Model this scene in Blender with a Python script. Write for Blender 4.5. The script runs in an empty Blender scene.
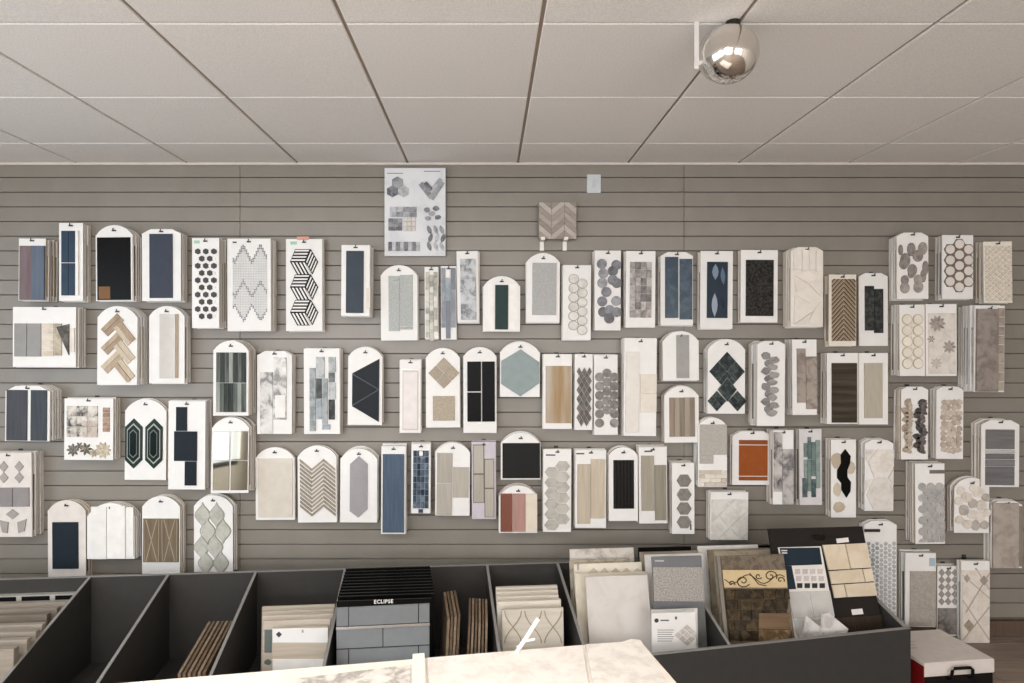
import bpy, math, random
from mathutils import Vector, Matrix
random.seed(7)
SC = bpy.context.scene
COL = SC.collection

# ------------------------------------------------------------------ camera
F, VX, VY = 646.0, 488.5, 340.0          # focal length and vanishing point in photo pixels
D, EYE, CEIL = 3.57, 1.635, 2.613        # slat wall distance, eye height, ceiling height (m)
cam = bpy.data.objects.new('camera', bpy.data.cameras.new('camera'))
COL.objects.link(cam)
cam.location = (0, 0, EYE); cam.rotation_euler = (math.pi / 2, 0, 0)
cam.data.sensor_width = 36.0; cam.data.lens = F / 1024 * 36
cam.data.shift_x = (512 - VX) / 1024; cam.data.shift_y = -(341.5 - VY) / 1024
cam.data.clip_start = 0.02
SC.camera = cam
# ------------------------------------------------------------------ world, lights, exposure
w = bpy.data.worlds.new('world'); SC.world = w; w.use_nodes = True
w.node_tree.nodes['Background'].inputs[0].default_value = (0.75, 0.85, 1.0, 1)
w.node_tree.nodes['Background'].inputs[1].default_value = 0.6
SC.view_settings.view_transform = 'Standard'; SC.view_settings.look = 'None'
SC.view_settings.gamma = 1; SC.view_settings.use_curve_mapping = False
SC.view_settings.exposure = 0.48
def area(name, loc, rot, sx, sy, power, col):
    l = bpy.data.lights.new(name, 'AREA'); l.shape = 'RECTANGLE'; l.size = sx; l.size_y = sy
    l.energy = power; l.color = col
    o = bpy.data.objects.new(name, l); COL.objects.link(o); o.location = loc; o.rotation_euler = rot
    return o
PI = math.pi
# daylight entering through the windows behind the camera and on the left
area('daylight_rear_left', (-2.0, -3.35, 1.45), (PI / 2, 0, 0), 2.6, 1.7, 84, (0.98, 0.99, 1.0))
area('daylight_rear_right', (2.0, -3.35, 1.45), (PI / 2, 0, 0), 2.6, 1.7, 72, (1.0, 0.97, 0.945))
area('daylight_left', (-3.75, 0.9, 1.45), (PI / 2, 0, -PI / 2), 2.4, 1.7, 30, (0.74, 0.88, 1.0))
area('mirror_light_left_rear', (-3.75, -1.8, 1.45), (PI / 2, 0, -PI / 2), 2.2, 1.7, 22, (0.92, 0.96, 1.0))  # unseen window light, added for the mirror tiles to reflect

# ------------------------------------------------------------------ helpers
def lin(h):
    h = h.lstrip('#'); v = [int(h[i:i + 2], 16) / 255 for i in (0, 2, 4)]
    return tuple(c / 12.92 if c <= .04045 else ((c + .055) / 1.055) ** 2.4 for c in v) + (1,)
MATS = {}
def mat(kind, c1, c2=None, rough=0.5, scale=1.0, metal=0.0, vary=0.05, spec=None):
    """procedural material: p plain, m marble, s speckle, w vertical grain, h horizontal grain"""
    key = (kind, c1, c2, rough, scale, metal, vary, spec)
    if key in MATS: return MATS[key]
    m = bpy.data.materials.new('%s_%s_%s' % ({'p': 'plain', 'm': 'marble', 's': 'speckle', 'w': 'grain', 'h': 'cross_grain'}[kind], c1.strip('#'), (c2 or '').strip('#')))
    m.use_nodes = True; nt = m.node_tree; N = nt.nodes; L = nt.links
    b = N['Principled BSDF']; b.inputs['Roughness'].default_value = rough; b.inputs['Specular IOR Level'].default_value = spec if spec is not None else .5 if metal or rough < .1 else .1; b.inputs['Metallic'].default_value = metal
    tc = N.new('ShaderNodeTexCoord'); oi = N.new('ShaderNodeObjectInfo')
    add = N.new('ShaderNodeVectorMath'); add.operation = 'ADD'
    mul = N.new('ShaderNodeVectorMath'); mul.operation = 'SCALE'; mul.inputs[3].default_value = 9.0
    cmb = N.new('ShaderNodeCombineXYZ')
    for i in range(3): L.new(oi.outputs['Random'], cmb.inputs[i])
    L.new(cmb.outputs[0], mul.inputs[0]); L.new(tc.outputs['Object'], add.inputs[0]); L.new(mul.outputs[0], add.inputs[1])
    mp = N.new('ShaderNodeMapping'); L.new(add.outputs[0], mp.inputs[0])
    nz = N.new('ShaderNodeTexNoise'); L.new(mp.outputs[0], nz.inputs['Vector'])
    rp = N.new('ShaderNodeValToRGB'); L.new(nz.outputs['Fac'], rp.inputs[0])
    A = lin(c1); B = lin(c2) if c2 else A
    e = rp.color_ramp.elements
    if kind == 'p':
        nz.inputs['Scale'].default_value = 22 * scale; nz.inputs['Detail'].default_value = 3
        e[0].position = .3; e[1].position = .7
        if c2: e[0].color = A; e[1].color = B
        else:
            e[0].color = tuple(x * (1 - vary) for x in A[:3]) + (1,); e[1].color = tuple(min(1, x * (1 + vary)) for x in A[:3]) + (1,)
    elif kind == 'm':
        nz.inputs['Scale'].default_value = 11 * scale; nz.inputs['Detail'].default_value = 7; nz.inputs['Roughness'].default_value = .62; nz.inputs['Distortion'].default_value = .5
        e[0].position = .36; e[0].color = A
        e[1].position = .62; e[1].color = B
        e2 = e.new(.48); e2.color = tuple(.78 * x + .22 * y for x, y in zip(A, B))
        e3 = e.new(.72); e3.color = tuple(.6 * x + .4 * y for x, y in zip(A, B))
    elif kind == 's':
        nz.inputs['Scale'].default_value = 130 * scale; nz.inputs['Detail'].default_value = 4
        e[0].position = .38; e[0].color = A; e[1].position = .62; e[1].color = B
    else:
        mp.inputs['Scale'].default_value = (70 * scale, 70 * scale, 5 * scale) if kind == 'w' else (5 * scale, 70 * scale, 70 * scale)
        nz.inputs['Scale'].default_value = 1.0; nz.inputs['Detail'].default_value = 4
        e[0].position = .32; e[0].color = A; e[1].position = .68; e[1].color = B
    hv = N.new('ShaderNodeHueSaturation'); L.new(rp.outputs[0], hv.inputs['Color'])
    mr = N.new('ShaderNodeMapRange'); L.new(oi.outputs['Random'], mr.inputs[0]); mr.inputs[3].default_value = 1 - vary; mr.inputs[4].default_value = 1 + vary
    L.new(mr.outputs[0], hv.inputs['Value']); L.new(hv.outputs[0], b.inputs['Base Color'])
    MATS[key] = m
    return m
def mesh_obj(name, verts, faces, mats, parent=None, idx=None, loc=None):
    me = bpy.data.meshes.new(name); me.from_pydata(verts, [], faces)
    for m in (mats if isinstance(mats, (list, tuple)) else [mats]): me.materials.append(m)
    if idx: me.polygons.foreach_set('material_index', idx)
    me.update()
    return inst(name, me, parent, loc)
def inst(name, me, parent=None, loc=None):
    o = bpy.data.objects.new(name, me); COL.objects.link(o)
    if parent: o.parent = parent
    if loc is not None: o.location = loc
    return o
def empty(name, loc, label=None, cat=None, group=None, rot=(0, 0, 0)):
    o = bpy.data.objects.new(name, None); COL.objects.link(o); o.location = loc; o.rotation_euler = rot
    o.empty_display_size = 0.05
    if label: tag(o, label, cat, group)
    return o
def tag(o, label, cat, group=None):
    o['label'] = label; o['category'] = cat
    if group: o['group'] = group
    return o
def box_vf(a, b):
    (x0, y0, z0), (x1, y1, z1) = a, b
    v = [(x0, y0, z0), (x1, y0, z0), (x1, y1, z0), (x0, y1, z0), (x0, y0, z1), (x1, y0, z1), (x1, y1, z1), (x0, y1, z1)]
    f = [(3, 2, 1, 0), (4, 5, 6, 7), (0, 1, 5, 4), (1, 2, 6, 5), (2, 3, 7, 6), (3, 0, 4, 7)]
    return v, f
def cbox_vf(a, b, c):
    """box with all edges chamfered by c"""
    (x0, y0, z0), (x1, y1, z1) = a, b
    v = []; 
    for z, ins in ((z0, c), (z0 + c, 0), (z1 - c, 0), (z1, c)):
        for x, y in ((x0 + ins, y0 + ins), (x1 - ins, y0 + ins), (x1 - ins, y1 - ins), (x0 + ins, y1 - ins)): v.append((x, y, z))
    f = [(3, 2, 1, 0), (12, 13, 14, 15)]
    for k in range(3):
        for i in range(4):
            j = (i + 1) % 4; f.append((4 * k + i, 4 * k + j, 4 * k + 4 + j, 4 * k + 4 + i))
    return v, f
def box(name, a, b, m, parent=None, c=0.0, loc=None):
    v, f = cbox_vf(a, b, c) if c else box_vf(a, b)
    return mesh_obj(name, v, f, m, parent, None, loc)
def area2(p): return .5 * sum(p[i][0] * p[(i + 1) % len(p)][1] - p[(i + 1) % len(p)][0] * p[i][1] for i in range(len(p)))
def prism_vf(poly, yb, yf, bev=0.0):
    """poly: (x,z) outline; body from yb (back) to yf (front, smaller y), front edge chamfered"""
    if area2(poly) < 0: poly = poly[::-1]
    n = len(poly); cx = sum(p[0] for p in poly) / n; cz = sum(p[1] for p in poly) / n
    v = [(x, yb, z) for x, z in poly]
    if bev:
        r = min(math.hypot(x - cx, z - cz) for x, z in poly); s = max(.5, 1 - bev / max(r, 1e-6))
        v += [(x, yf + bev, z) for x, z in poly]
        v += [(cx + (x - cx) * s, yf, cz + (z - cz) * s) for x, z in poly]; k = 3
    else:
        v += [(x, yf, z) for x, z in poly]; k = 2
    f = [tuple(range(n))[::-1]]
    for l in range(k - 1):
        for i in range(n):
            j = (i + 1) % n; f.append((l * n + i, l * n + j, (l + 1) * n + j, (l + 1) * n + i))
    f.append(tuple(range((k - 1) * n, k * n)))
    return v, f
def tube_vf(pts, r, n=6):
    v = []; f = []; pts = [Vector(p) for p in pts]
    for i, p in enumerate(pts):
        t = ((pts[i + 1] if i < len(pts) - 1 else p) - (pts[i - 1] if i else p)).normalized()
        up = Vector((1, 0, 0)) if abs(t.x) < .9 else Vector((0, 0, 1))
        a = t.cross(up).normalized(); b = t.cross(a)
        for k in range(n):
            q = 2 * PI * k / n; v.append(tuple(p + a * (r * math.cos(q)) + b * (r * math.sin(q))))
    for i in range(len(pts) - 1):
        for k in range(n):
            j = (k + 1) % n; f.append((i * n + k, i * n + j, (i + 1) * n + j, (i + 1) * n + k))
    f.append(tuple(range(n))[::-1]); f.append(tuple(range((len(pts) - 1) * n, len(pts) * n)))
    return v, f
def lathe_vf(prof, n=32):
    v = []; f = []
    for r, z in prof:
        for k in range(n): q = 2 * PI * k / n; v.append((r * math.cos(q), r * math.sin(q), z))
    for i in range(len(prof) - 1):
        for k in range(n):
            j = (k + 1) % n; f.append((i * n + k, i * n + j, (i + 1) * n + j, (i + 1) * n + k))
    return v, f
def join_vf(parts):
    V = []; Fs = []
    for v, f in parts:
        o = len(V); V += v; Fs += [tuple(i + o for i in q) for q in f]
    return V, Fs
def P(x, y, d): return Vector(((x - VX) * d / F, d, EYE + (VY - y) * d / F))

# ------------------------------------------------------------------ the setting
XL, XR, YR = -3.85, 3.95, -3.5
slat_m = mat('w', '#827c73', '#878178', .38, .12, vary=.02, spec=.6)
gap_m = mat('p', '#6b5f57', rough=.7)
def struct(o): o['kind'] = 'structure'; return o
wall = struct(box('wall_back', (XL, D + .016, 0), (XR, D + .12, CEIL + .1), gap_m))
PITCH = .0811
joints = [XL, (240 - VX) * D / F, (684 - VX) * D / F, XR]
for j in range(3):
    a, b = joints[j] + .0015, joints[j + 1] - .0015
    v, f = cbox_vf((a, D, -PITCH + .0042), (b, D + .0155, 0), .0015)
    me = bpy.data.meshes.new('slat'); me.from_pydata(v, [], f); me.materials.append(slat_m)
    for k in range(31):
        inst('slat', me, wall, (0, 0, CEIL - .001 - k * PITCH))
struct(box('baseboard_back', (XL, D - .012, 0), (XR, D + .015, .085), mat('w', '#5c4d42', '#66564a', .5), c=.003))
floor = struct(box('floor', (XL - .1, YR - .1, -.06), (XR + .1, D + .1, -.012), mat('p', '#4a4038', rough=.6)))
plank_ms = [mat('h', '#7f7166', '#94867a', .45, .5, vary=.08)]
for r in range(37):
    y = D + .1 - r * .195
    if y < YR: break
    x = XL - .1 - random.random() * 1.2
    while x < XR:
        x1 = x + 1.2
        box('plank', (max(x, XL) + .001, y - .193, -.012), (min(x1, XR) - .001, y, 0), plank_ms[0], floor, c=.0015)
        x = x1
wm = mat('p', '#d5cfc7', rough=.7)
struct(box('wall_right', (XR, YR, 0), (XR + .1, D + .1, CEIL + .1), mat('p', '#cfc8bf', rough=.7)))
def holed_wall(name, axis, pos, lo, hi, holes, z0, z1):
    root = struct(bpy.data.objects.new(name, None)); COL.objects.link(root)
    spans = []; c = lo
    for a, b in holes: spans.append((c, a)); c = b
    spans.append((c, hi))
    def seg(a, b, za, zb):
        if axis == 'y': box('wall_segment', (a, pos - .1, za), (b, pos, zb), wm, root)
        else: box('wall_segment', (pos - .1, a, za), (pos, b, zb), wm, root)
    for a, b in spans: seg(a, b, 0, CEIL + .1)
    for a, b in holes: seg(a, b, 0, z0); seg(a, b, z1, CEIL + .1)
holed_wall('wall_front', 'y', YR, XL, XR, [(-3.4, -.6), (.6, 3.4)], .5, 2.4)
holed_wall('wall_left', 'x', XL, YR, D + .1, [(-3.1, -.7), (-.4, 2.2)], .5, 2.4)
frame_m = mat('p', '#3a3836', rough=.4)
gl = bpy.data.materials.new('window_glass'); gl.use_nodes = True
gb = gl.node_tree.nodes['Principled BSDF']; gb.inputs['Roughness'].default_value = .02; gb.inputs['Transmission Weight'].default_value = 1; gb.inputs['Base Color'].default_value = (1, 1, 1, 1)
def window(n, axis, pos, lo, hi):
    root = struct(empty('window_%d' % n, (0, 0, 0)))
    m = (lo + hi) / 2
    for (a, b, za, zb) in ((lo, hi, .5, .56), (lo, hi, 2.34, 2.4), (lo, lo + .06, .56, 2.34), (hi - .06, hi, .56, 2.34), (m - .03, m + .03, .56, 2.34)):
        if axis == 'y': box('window_frame', (a, pos - .08, za), (b, pos - .02, zb), frame_m, root)
        else: box('window_frame', (pos - .08, a, za), (pos - .02, b, zb), frame_m, root)
    for a, b in ((lo + .06, m - .03), (m + .03, hi - .06)):
        if axis == 'y': box('pane', (a, pos - .055, .56), (b, pos - .049, 2.34), gl, root)
        else: box('pane', (pos - .055, a, .56), (pos - .049, b, 2.34), gl, root)
window(1, 'y', YR, -3.4, -.6); window(2, 'y', YR, .6, 3.4); window(3, 'x', XL, -.4, 2.2); window(4, 'x', XL, -3.1, -.7)  # last window added out of view, for the mirror tiles to reflect
# ceiling: suspended grid with tegular tiles
grid_m = mat('p', '#a39384', rough=.5)
ceil_m = mat('s', '#e6e2de', '#f3efeb', .9, 1.4, vary=.02)
ceil = struct(box('ceiling', (XL - .1, YR - .1, CEIL + .03), (XR + .1, D + .12, CEIL + .12), mat('p', '#8f857b', rough=.9)))
gx = [(518 - VX) * D / F + .61 * k for k in range(-7, 8)]; gx = [XL] + [g for g in gx if XL + .05 < g < XR - .05] + [XR]
gy = [3.21 - .607 * k for k in range(0, 12)]; gy = [D] + [g for g in gy if g > YR + .05] + [YR]
ADDED_PANELS = [(i, j) for j in (5, 8) for i in (3, 6)]       # grid cells of unseen panels, added to light table and wall
for i in range(len(gx) - 1):
    for j in range(len(gy) - 1):
        if (i, j) in ADDED_PANELS: continue
        g = .0065
        a = (gx[i] + g, gy[j + 1] + .0035, CEIL); b = (gx[i + 1] - g, gy[j] - (.004 if j else 0), CEIL + .03)
        v, f = cbox_vf(a, b, .003)
        mesh_obj('ceiling_tile', v, f, ceil_m, ceil)
for g in gx[1:-1]: box('grid_bar', (g - .012, YR, CEIL + .008), (g + .012, D, CEIL + .026), grid_m, ceil)
for g in gy[1:-1]: box('grid_bar', (XL, g - .012, CEIL + .013), (XR, g + .012, CEIL + .0255), mat('p', '#a89d92', rough=.5), ceil)
struct(box('trim_1', (XL, D - .012, CEIL - .012), (XR, D + .001, CEIL + .0), mat('p', '#d2cac2', rough=.5), c=.002))
em = bpy.data.materials.new('added_panel_glow'); em.use_nodes = True
eb = em.node_tree.nodes['Principled BSDF']; eb.inputs['Emission Color'].default_value = (1, .96, .92, 1); eb.inputs['Emission Strength'].default_value = 21.0  # glow of the added out-of-view panels
for q, (i, j) in enumerate(ADDED_PANELS):
    x0, x1, y1, y0 = gx[i] + .008, gx[i + 1] - .008, gy[j] - .008, gy[j + 1] + .008
    place = ('nearer the slat wall', 'farther from the slat wall')[j == 8]; side = {3: 'left', 6: 'right'}[i]
    r = empty('added_light_panel', ((x0 + x1) / 2, (y0 + y1) / 2, CEIL), 'unseen added light panel, %s one of the row %s' % (side, place), 'light', 'added light panels')
    hx, hy = (x1 - x0) / 2, (y1 - y0) / 2
    box('emitter', (-hx + .02, -hy + .02, .0), (hx - .02, hy - .02, .012), em, r)
    for s in (-1, 1):
        box('frame', (-hx, s * hy - (.02 if s > 0 else 0), -.004), (hx, s * hy + (.02 if s < 0 else 0), .02), frame_m if 0 else grid_m, r)
        box('frame', (s * hx - (.02 if s > 0 else 0), -hy + .02, -.004), (s * hx + (.02 if s < 0 else 0), hy - .02, .02), grid_m, r)

# ------------------------------------------------------------------ tile patterns, all in photo pixels on a board's face
WHITE = mat('p', '#e9e7e4', rough=.45, vary=.02)
EDGES = [mat('w', '#cfc2b0', '#dcd2c4', .6, .6), mat('w', '#b9a48b', '#c8b69f', .6, .6), mat('p', '#e2ddd6', rough=.5)]
def q(x0, y0, x1, y1, m, th=.007, name='tile'): return [(name, [(x0, y0), (x1, y0), (x1, y1), (x0, y1)], m, th)]
def pg(pts, m, th=.007, name='tile'): return [(name, pts, m, th)]
def pick(m): return random.choice(m) if isinstance(m, list) else m
def grid(x0, y0, x1, y1, nx, ny, m, gap=.5, th=.006, name='tile', stagger=0.0):
    out = []; w = (x1 - x0) / nx; h = (y1 - y0) / ny
    for i in range(nx):
        for j in range(ny):
            o = stagger * h * (i % 2)
            a, b = y0 + j * h + o, y0 + (j + 1) * h - gap + o
            out += q(x0 + i * w, a, x0 + (i + 1) * w - gap, min(b, y1 + o), pick(m), th, name)
    return out
def bricks(x0, y0, x1, y1, rows, L, m, gap=.5, th=.006):
    out = []; h = (y1 - y0) / rows
    for j in range(rows):
        x = x0 - (L / 2 if j % 2 else 0)
        while x < x1 - .5:
            a, b = max(x, x0), min(x + L - gap, x1)
            if b - a > .8: out += q(a, y0 + j * h, b, y0 + (j + 1) * h - gap, pick(m), th)
            x += L
    return out
def ngon(cx, cy, rx, ry, n, m, rot=0.0, th=.006, name='tile'):
    return pg([(cx + rx * math.cos(rot + 2 * PI * k / n), cy + ry * math.sin(rot + 2 * PI * k / n)) for k in range(n)], m, th, name)
def disc(cx, cy, r, m, th=.006, ry=None): return ngon(cx, cy, r, ry or r, 14, m, 0, th)
def hexv(cx, cy, rx, ry, m, th=.006): return ngon(cx, cy, rx / .866, ry, 6, m, PI / 2, th)      # pointy top
def hexh(cx, cy, rx, ry, m, th=.006): return ngon(cx, cy, rx, ry / .866, 6, m, 0, th)           # flat top
def dia(cx, cy, rx, ry, m, th=.006): return ngon(cx, cy, rx, ry, 4, m, 0, th)
def blob(cx, cy, rx, ry, m, th=.006, n=9):
    a0 = random.random() * 6
    return pg([(cx + rx * random.uniform(.8, 1.1) * math.cos(a0 + 2 * PI * k / n), cy + ry * random.uniform(.8, 1.1) * math.sin(a0 + 2 * PI * k / n)) for k in range(n)], m, th)
def ogee(cx, cy, rx, ry, m, th=.006):
    pts = []
    prof = [(0, 1), (.22, .72), (.68, .42), (.97, .15), (1, 0)]
    R = [(a, -b) for a, b in prof] + [(a, b) for a, b in prof[-2::-1]]
    Lh = [(-a, b) for a, b in R[::-1]][1:-1]
    return pg([(cx + a * rx, cy + b * ry) for a, b in R + Lh], m, th)
def leaf(cx, cy, L, W, ang, m, th=.005):
    c, s = math.cos(ang), math.sin(ang)
    pts = [(-1, 0), (-.5, .75), (0, 1), (.5, .75), (1, 0), (.5, -.75), (0, -1), (-.5, -.75)]
    return pg([(cx + (a * L * c - b * W * s), cy + (a * L * s + b * W * c)) for a, b in pts], m, th, 'leaf_tile')
def flower(cx, cy, r, n, m, mc=None):
    out = []
    for k in range(n):
        a = 2 * PI * k / n
        out += leaf(cx + .58 * r * math.cos(a), cy + .58 * r * math.sin(a), r * .42, r * .2, a, pick(m))
    return out + disc(cx, cy, r * .2, mc or pick(m))
def bar(x0, y0, x1, y1, wd, m, th=.006, name='tile'):
    dx, dy = x1 - x0, y1 - y0; l = math.hypot(dx, dy); nx, ny = -dy / l * wd / 2, dx / l * wd / 2
    return pg([(x0 + nx, y0 + ny), (x1 + nx, y1 + ny), (x1 - nx, y1 - ny), (x0 - nx, y0 - ny)], m, th, name)
def stripes(O, a, b, n, m, w=.55, th=.009):
    out = []
    for k in range(n):
        t0 = (k + .5 - w / 2) / n; t1 = (k + .5 + w / 2) / n
        f = lambda s, t: (O[0] + a[0] * s + b[0] * t, O[1] + a[1] * s + b[1] * t)
        out += pg([f(.05, t0), f(.95, t0), f(.95, t1), f(.05, t1)], m, th, 'stripe_tile')
    return out
def chev(x0, x1, n, y0, y1, pitch, wd, rise, m, first=1, th=.006):
    out = []; w = (x1 - x0) / n
    for i in range(n):
        s = first if i % 2 == 0 else -first; a, b = x0 + i * w, x0 + (i + 1) * w - .35
        y = y0
        while y < y1:
            ya, yb = (y + rise, y) if s > 0 else (y, y + rise)
            out += pg([(a, ya), (b, yb), (b, yb + wd), (a, ya + wd)], pick(m), th)
            y += pitch
    return out
def arms(cx, y0, n, W, L, m, gap=.5):
    out = []; r = .7071
    def X(e1, e2): return (cx + (e1 + e2) * r - L * r, y0 + (e2 - e1) * r)
    for k in range(n):
        for (a0, a1, b0, b1) in ((-k * W, L - k * W, k * W, (k + 1) * W), (L - k * W, L + W - k * W, k * W, k * W + L)):
            out += pg([X(a0, b0), X(a1 - gap, b0), X(a1 - gap, b1 - gap), X(a0, b1 - gap)], pick(m))
    return out
def clip(poly, x0, y0, x1, y1):
    for ax, lim, sg in ((0, x0, 1), (0, x1, -1), (1, y0, 1), (1, y1, -1)):
        o = []
        for i in range(len(poly)):
            a, b = poly[i], poly[(i + 1) % len(poly)]; da, db = (a[ax] - lim) * sg, (b[ax] - lim) * sg
            if da >= 0: o.append(a)
            if da * db < 0: t = da / (da - db); o.append((a[0] + t * (b[0] - a[0]), a[1] + t * (b[1] - a[1])))
        poly = o
        if len(poly) < 3: return None
    return poly
def cut(items, x0, y0, x1, y1):
    out = []
    for n, p, m, th in items:
        c = clip(p, x0, y0, x1, y1)
        if c and abs(area2(c)) > .6: out.append((n, c, m, th))
    return out
def merge(items, name):                       # pieces too fine to pick apart: one part, real geometry
    return [('JOIN', name, items)]
def hexfield(x0, y0, x1, y1, rx, ry, m, gap=.5, fn=hexv):
    out = []; r = 0; y = y0 + ry
    while y < y1 + ry:
        x = x0 + rx + (rx if r % 2 else 0)
        while x < x1 + rx:
            out += fn(x, y, rx - gap / 2, ry - gap / 2, pick(m)); x += 2 * rx
        y += 1.5 * ry if fn is hexv else ry; r += 1
    return out

# ------------------------------------------------------------------ sample boards hung on the slat wall
def outline(shape, w, h):
    """board outline in metres, base centre at the origin"""
    a = w / 2
    if shape == 'arch':
        s = .24 * w; R = (a * a * .93 * .93 + s * s) / (2 * s); pts = [(-a, 0), (a, 0), (a, h - s - .03 * w)]
        q0 = math.asin(a * .97 / R)
        for k in range(11):
            t = q0 * (1 - k / 5); pts.append((R * math.sin(t), h - R + R * math.cos(t)))
        return pts + [(-a, h - s - .03 * w)]
    if shape == 'cham': return [(-a, 0), (a, 0), (a, h - .12 * w), (.55 * a, h), (-.55 * a, h), (-a, h - .12 * w)]
    return [(-a, 0), (a, 0), (a, h), (-a, h)]
HOOK = mat('p', '#3d3b3a', rough=.35, metal=.6)
TAG_COL = [mat('p', '#c9bda9', rough=.5), mat('p', '#a99c8c', rough=.5), mat('p', '#8b8f94', rough=.4), mat('p', '#ded8cf', rough=.5), mat('m', '#d2ccc4', '#a39a90', .4), mat('p', '#6a655f', rough=.5)]
SPARE = [0]
def sample(S, shape, rc, side, tiles, back=None, board=None, hook=True, cat='tile sample', maxback=6, tilt=None, mark=None, pitch=0, wallgap=.0095):
    x0, y0, x1, y1 = rc
    if side < 1: t = side
    else:
        xf = x1 if side > x1 else x0
        t = D * (1 - (side - VX) / (xf - VX))
    d = D - t; k = d / F
    cx = (x0 + x1) / 2; w = (x1 - x0) * k; h = (y1 - y0) * k
    base = P(cx, y1, d); base.y -= h * math.sin(math.radians(pitch))
    roll = math.radians(tilt if tilt is not None else random.uniform(-.5, .5))
    root = empty('tile_sample_board', base, S, cat, 'tile samples on the slat wall', (math.radians(-pitch), roll, 0))
    ol = outline(shape, w, h)
    v, f = prism_vf(ol, .009, 0, .0008)
    n = len(ol); em_ = random.choice(EDGES)
    me = bpy.data.meshes.new('backing_board'); me.from_pydata(v, [], f)
    me.materials.append(board or WHITE); me.materials.append(em_)
    me.polygons.foreach_set('material_index', [1] + [1] * n + [0] * n + [0]); me.update()
    inst('backing_board', me, root)
    loc = lambda p: ((p[0] - cx) * k, (y1 - p[1]) * k)
    for it in tiles:
        if it[0] == 'JOIN':
            bym = {}
            for nm, poly, m, th in it[2]: bym.setdefault(m.name, (m, []))[1].append(prism_vf([loc(p) for p in poly], 0, -th, 0))
            V = []; Fs = []; idx = []; ms = []
            for m, parts in bym.values():
                vv, ff = join_vf(parts); o = len(V); V += vv; Fs += [tuple(i + o for i in g) for g in ff]; idx += [len(ms)] * len(ff); ms.append(m)
            ob = mesh_obj(it[1], V, Fs, ms, root, idx); ob['kind'] = 'stuff'
        else:
            nm, poly, m, th = it
            vv, ff = prism_vf([loc(p) for p in poly], 0, -th, .0009)
            mesh_obj(nm, vv, ff, m, root)
    # the boards hanging behind on the same hook
    if back is None: back = max(0, min(maxback, int(round((t - .022) / .0185)), int((t - .014) / .0165)))
    if back:
        sp = (t - .0045 - wallgap) / back
        ins = .12 * w
        tv, tf = prism_vf([(-a, b) for a, b in ((w / 2 - ins * .2, h * .08), (-w / 2 + ins * .2, h * .08), (-w / 2 + ins * .2, h * .74), (w / 2 - ins * .2, h * .74))], 0, -min(.007, sp - .0105), 0)
        tms = {}
        for b in range(back):
            y = D - wallgap - b * sp
            r2 = empty('spare_sample_board', (base.x + random.uniform(-.003, .003), y - .001, base.z + random.uniform(-.006, .004)), ('first', 'second', 'third', 'fourth', 'fifth', 'sixth', 'seventh')[back - 1 - b] + ' board behind the ' + S, 'sample board', 'spare boards behind ' + S, (0, math.radians(random.uniform(-.4, .4)), 0))
            m2 = me if b % 2 == 0 else me
            inst('backing_board', m2, r2)
            if sp > .0135:
                tm = random.choice(TAG_COL)
                if tm.name not in tms:
                    tme = bpy.data.meshes.new('tile'); tme.from_pydata(tv, [], tf); tme.materials.append(tm); tms[tm.name] = tme
                inst('tile', tms[tm.name], r2)
            SPARE[0] += 1
    if mark:
        for (a, b, c_, e_), m in mark: 
            vv, ff = prism_vf([loc(p) for p in ((a, b), (c_, b), (c_, e_), (a, e_))], 0, -.0008, 0); mesh_obj('printed_mark', vv, ff, m, root)
    if hook:
        hz = base.z + h - max(.012, .035 * h if shape != 'arch' else .03)
        hx = base.x + math.sin(roll) * h
        L = t + .012
        pts = [(0, 0, .012), (0, -.004, .002), (0, -L + .006, 0), (0, -L, .004), (.003, -L - .002, .012)]
        vv, ff = tube_vf(pts, .0028)
        pv, pf = box_vf((-.012, -.002, -.012), (.012, 0, .022))
        hk = empty('display_hook', (hx, D - .001, hz), 'dark hook holding the ' + S, 'hook', 'slat wall hooks')
        mesh_obj('prong', vv, ff, HOOK, hk); mesh_obj('hook_plate', pv, pf, HOOK, hk)
        cv, cf = box_vf((-.011, -t - .0035, -.004), (.011, -t - .0005, .003))
        mesh_obj('clip', cv, cf, HOOK, hk)
    return root

# colours
W1 = mat('p', '#ebe8e3', rough=.35); CREAM = mat('p', '#ddd5c9', rough=.4); CREAM2 = mat('m', '#ddd2c3', '#c7b9a6', .4, 1.2)
NAVY = mat('p', '#21282f', rough=.35); NAVY2 = mat('p', '#3d4c64', rough=.25); SLATE = mat('w', '#45474c', '#4e5055', .5)
BLUE = mat('p', '#364555', rough=.3); GREYB = mat('p', '#959391', rough=.45); GREY = mat('p', '#a3a19e', rough=.5)
LG = mat('p', '#bdbbb7', rough=.45); BLACK = mat('p', '#0c0b0b', rough=.3); CHAR = mat('h', '#222222', '#343332', .4)
GLZ = mat('m', '#dedad3', '#a7a39d', .3, 1.4); MARB = mat('m', '#e4e1dd', '#8a8886', .3, 1.4); MARBB = mat('m', '#e0dbd4', '#b3a796', .3, 1.3)
MARBK = mat('m', '#d9d2c8', '#2b2929', .3, 1.8); STONE = mat('m', '#a89c92', '#7c7069', .5, 1.3)
TAUPE = mat('w', '#9c9182', '#aba090', .5); BEIGE = mat('w', '#b9ab97', '#c7bba8', .5); BROWN = mat('w', '#6f5a45', '#8a735b', .5)
GRN = mat('m', '#1f2627', '#4c5655', .25, 3); GRN2 = mat('w', '#3f4541', '#6b716b', .25, 1.2); GRN3 = mat('w', '#282c2a', '#454a46', .25, 1.2); GRN4 = mat('w', '#80867f', '#a4a7a0', .25, 1.2)
TEAL = mat('m', '#7b8b87', '#61736f', .25, 2); TEAL2 = mat('m', '#95a29d', '#7a8b86', .25, 2); STEEL = mat('m', '#424e5a', '#5b6874', .2, 1.5)
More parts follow.
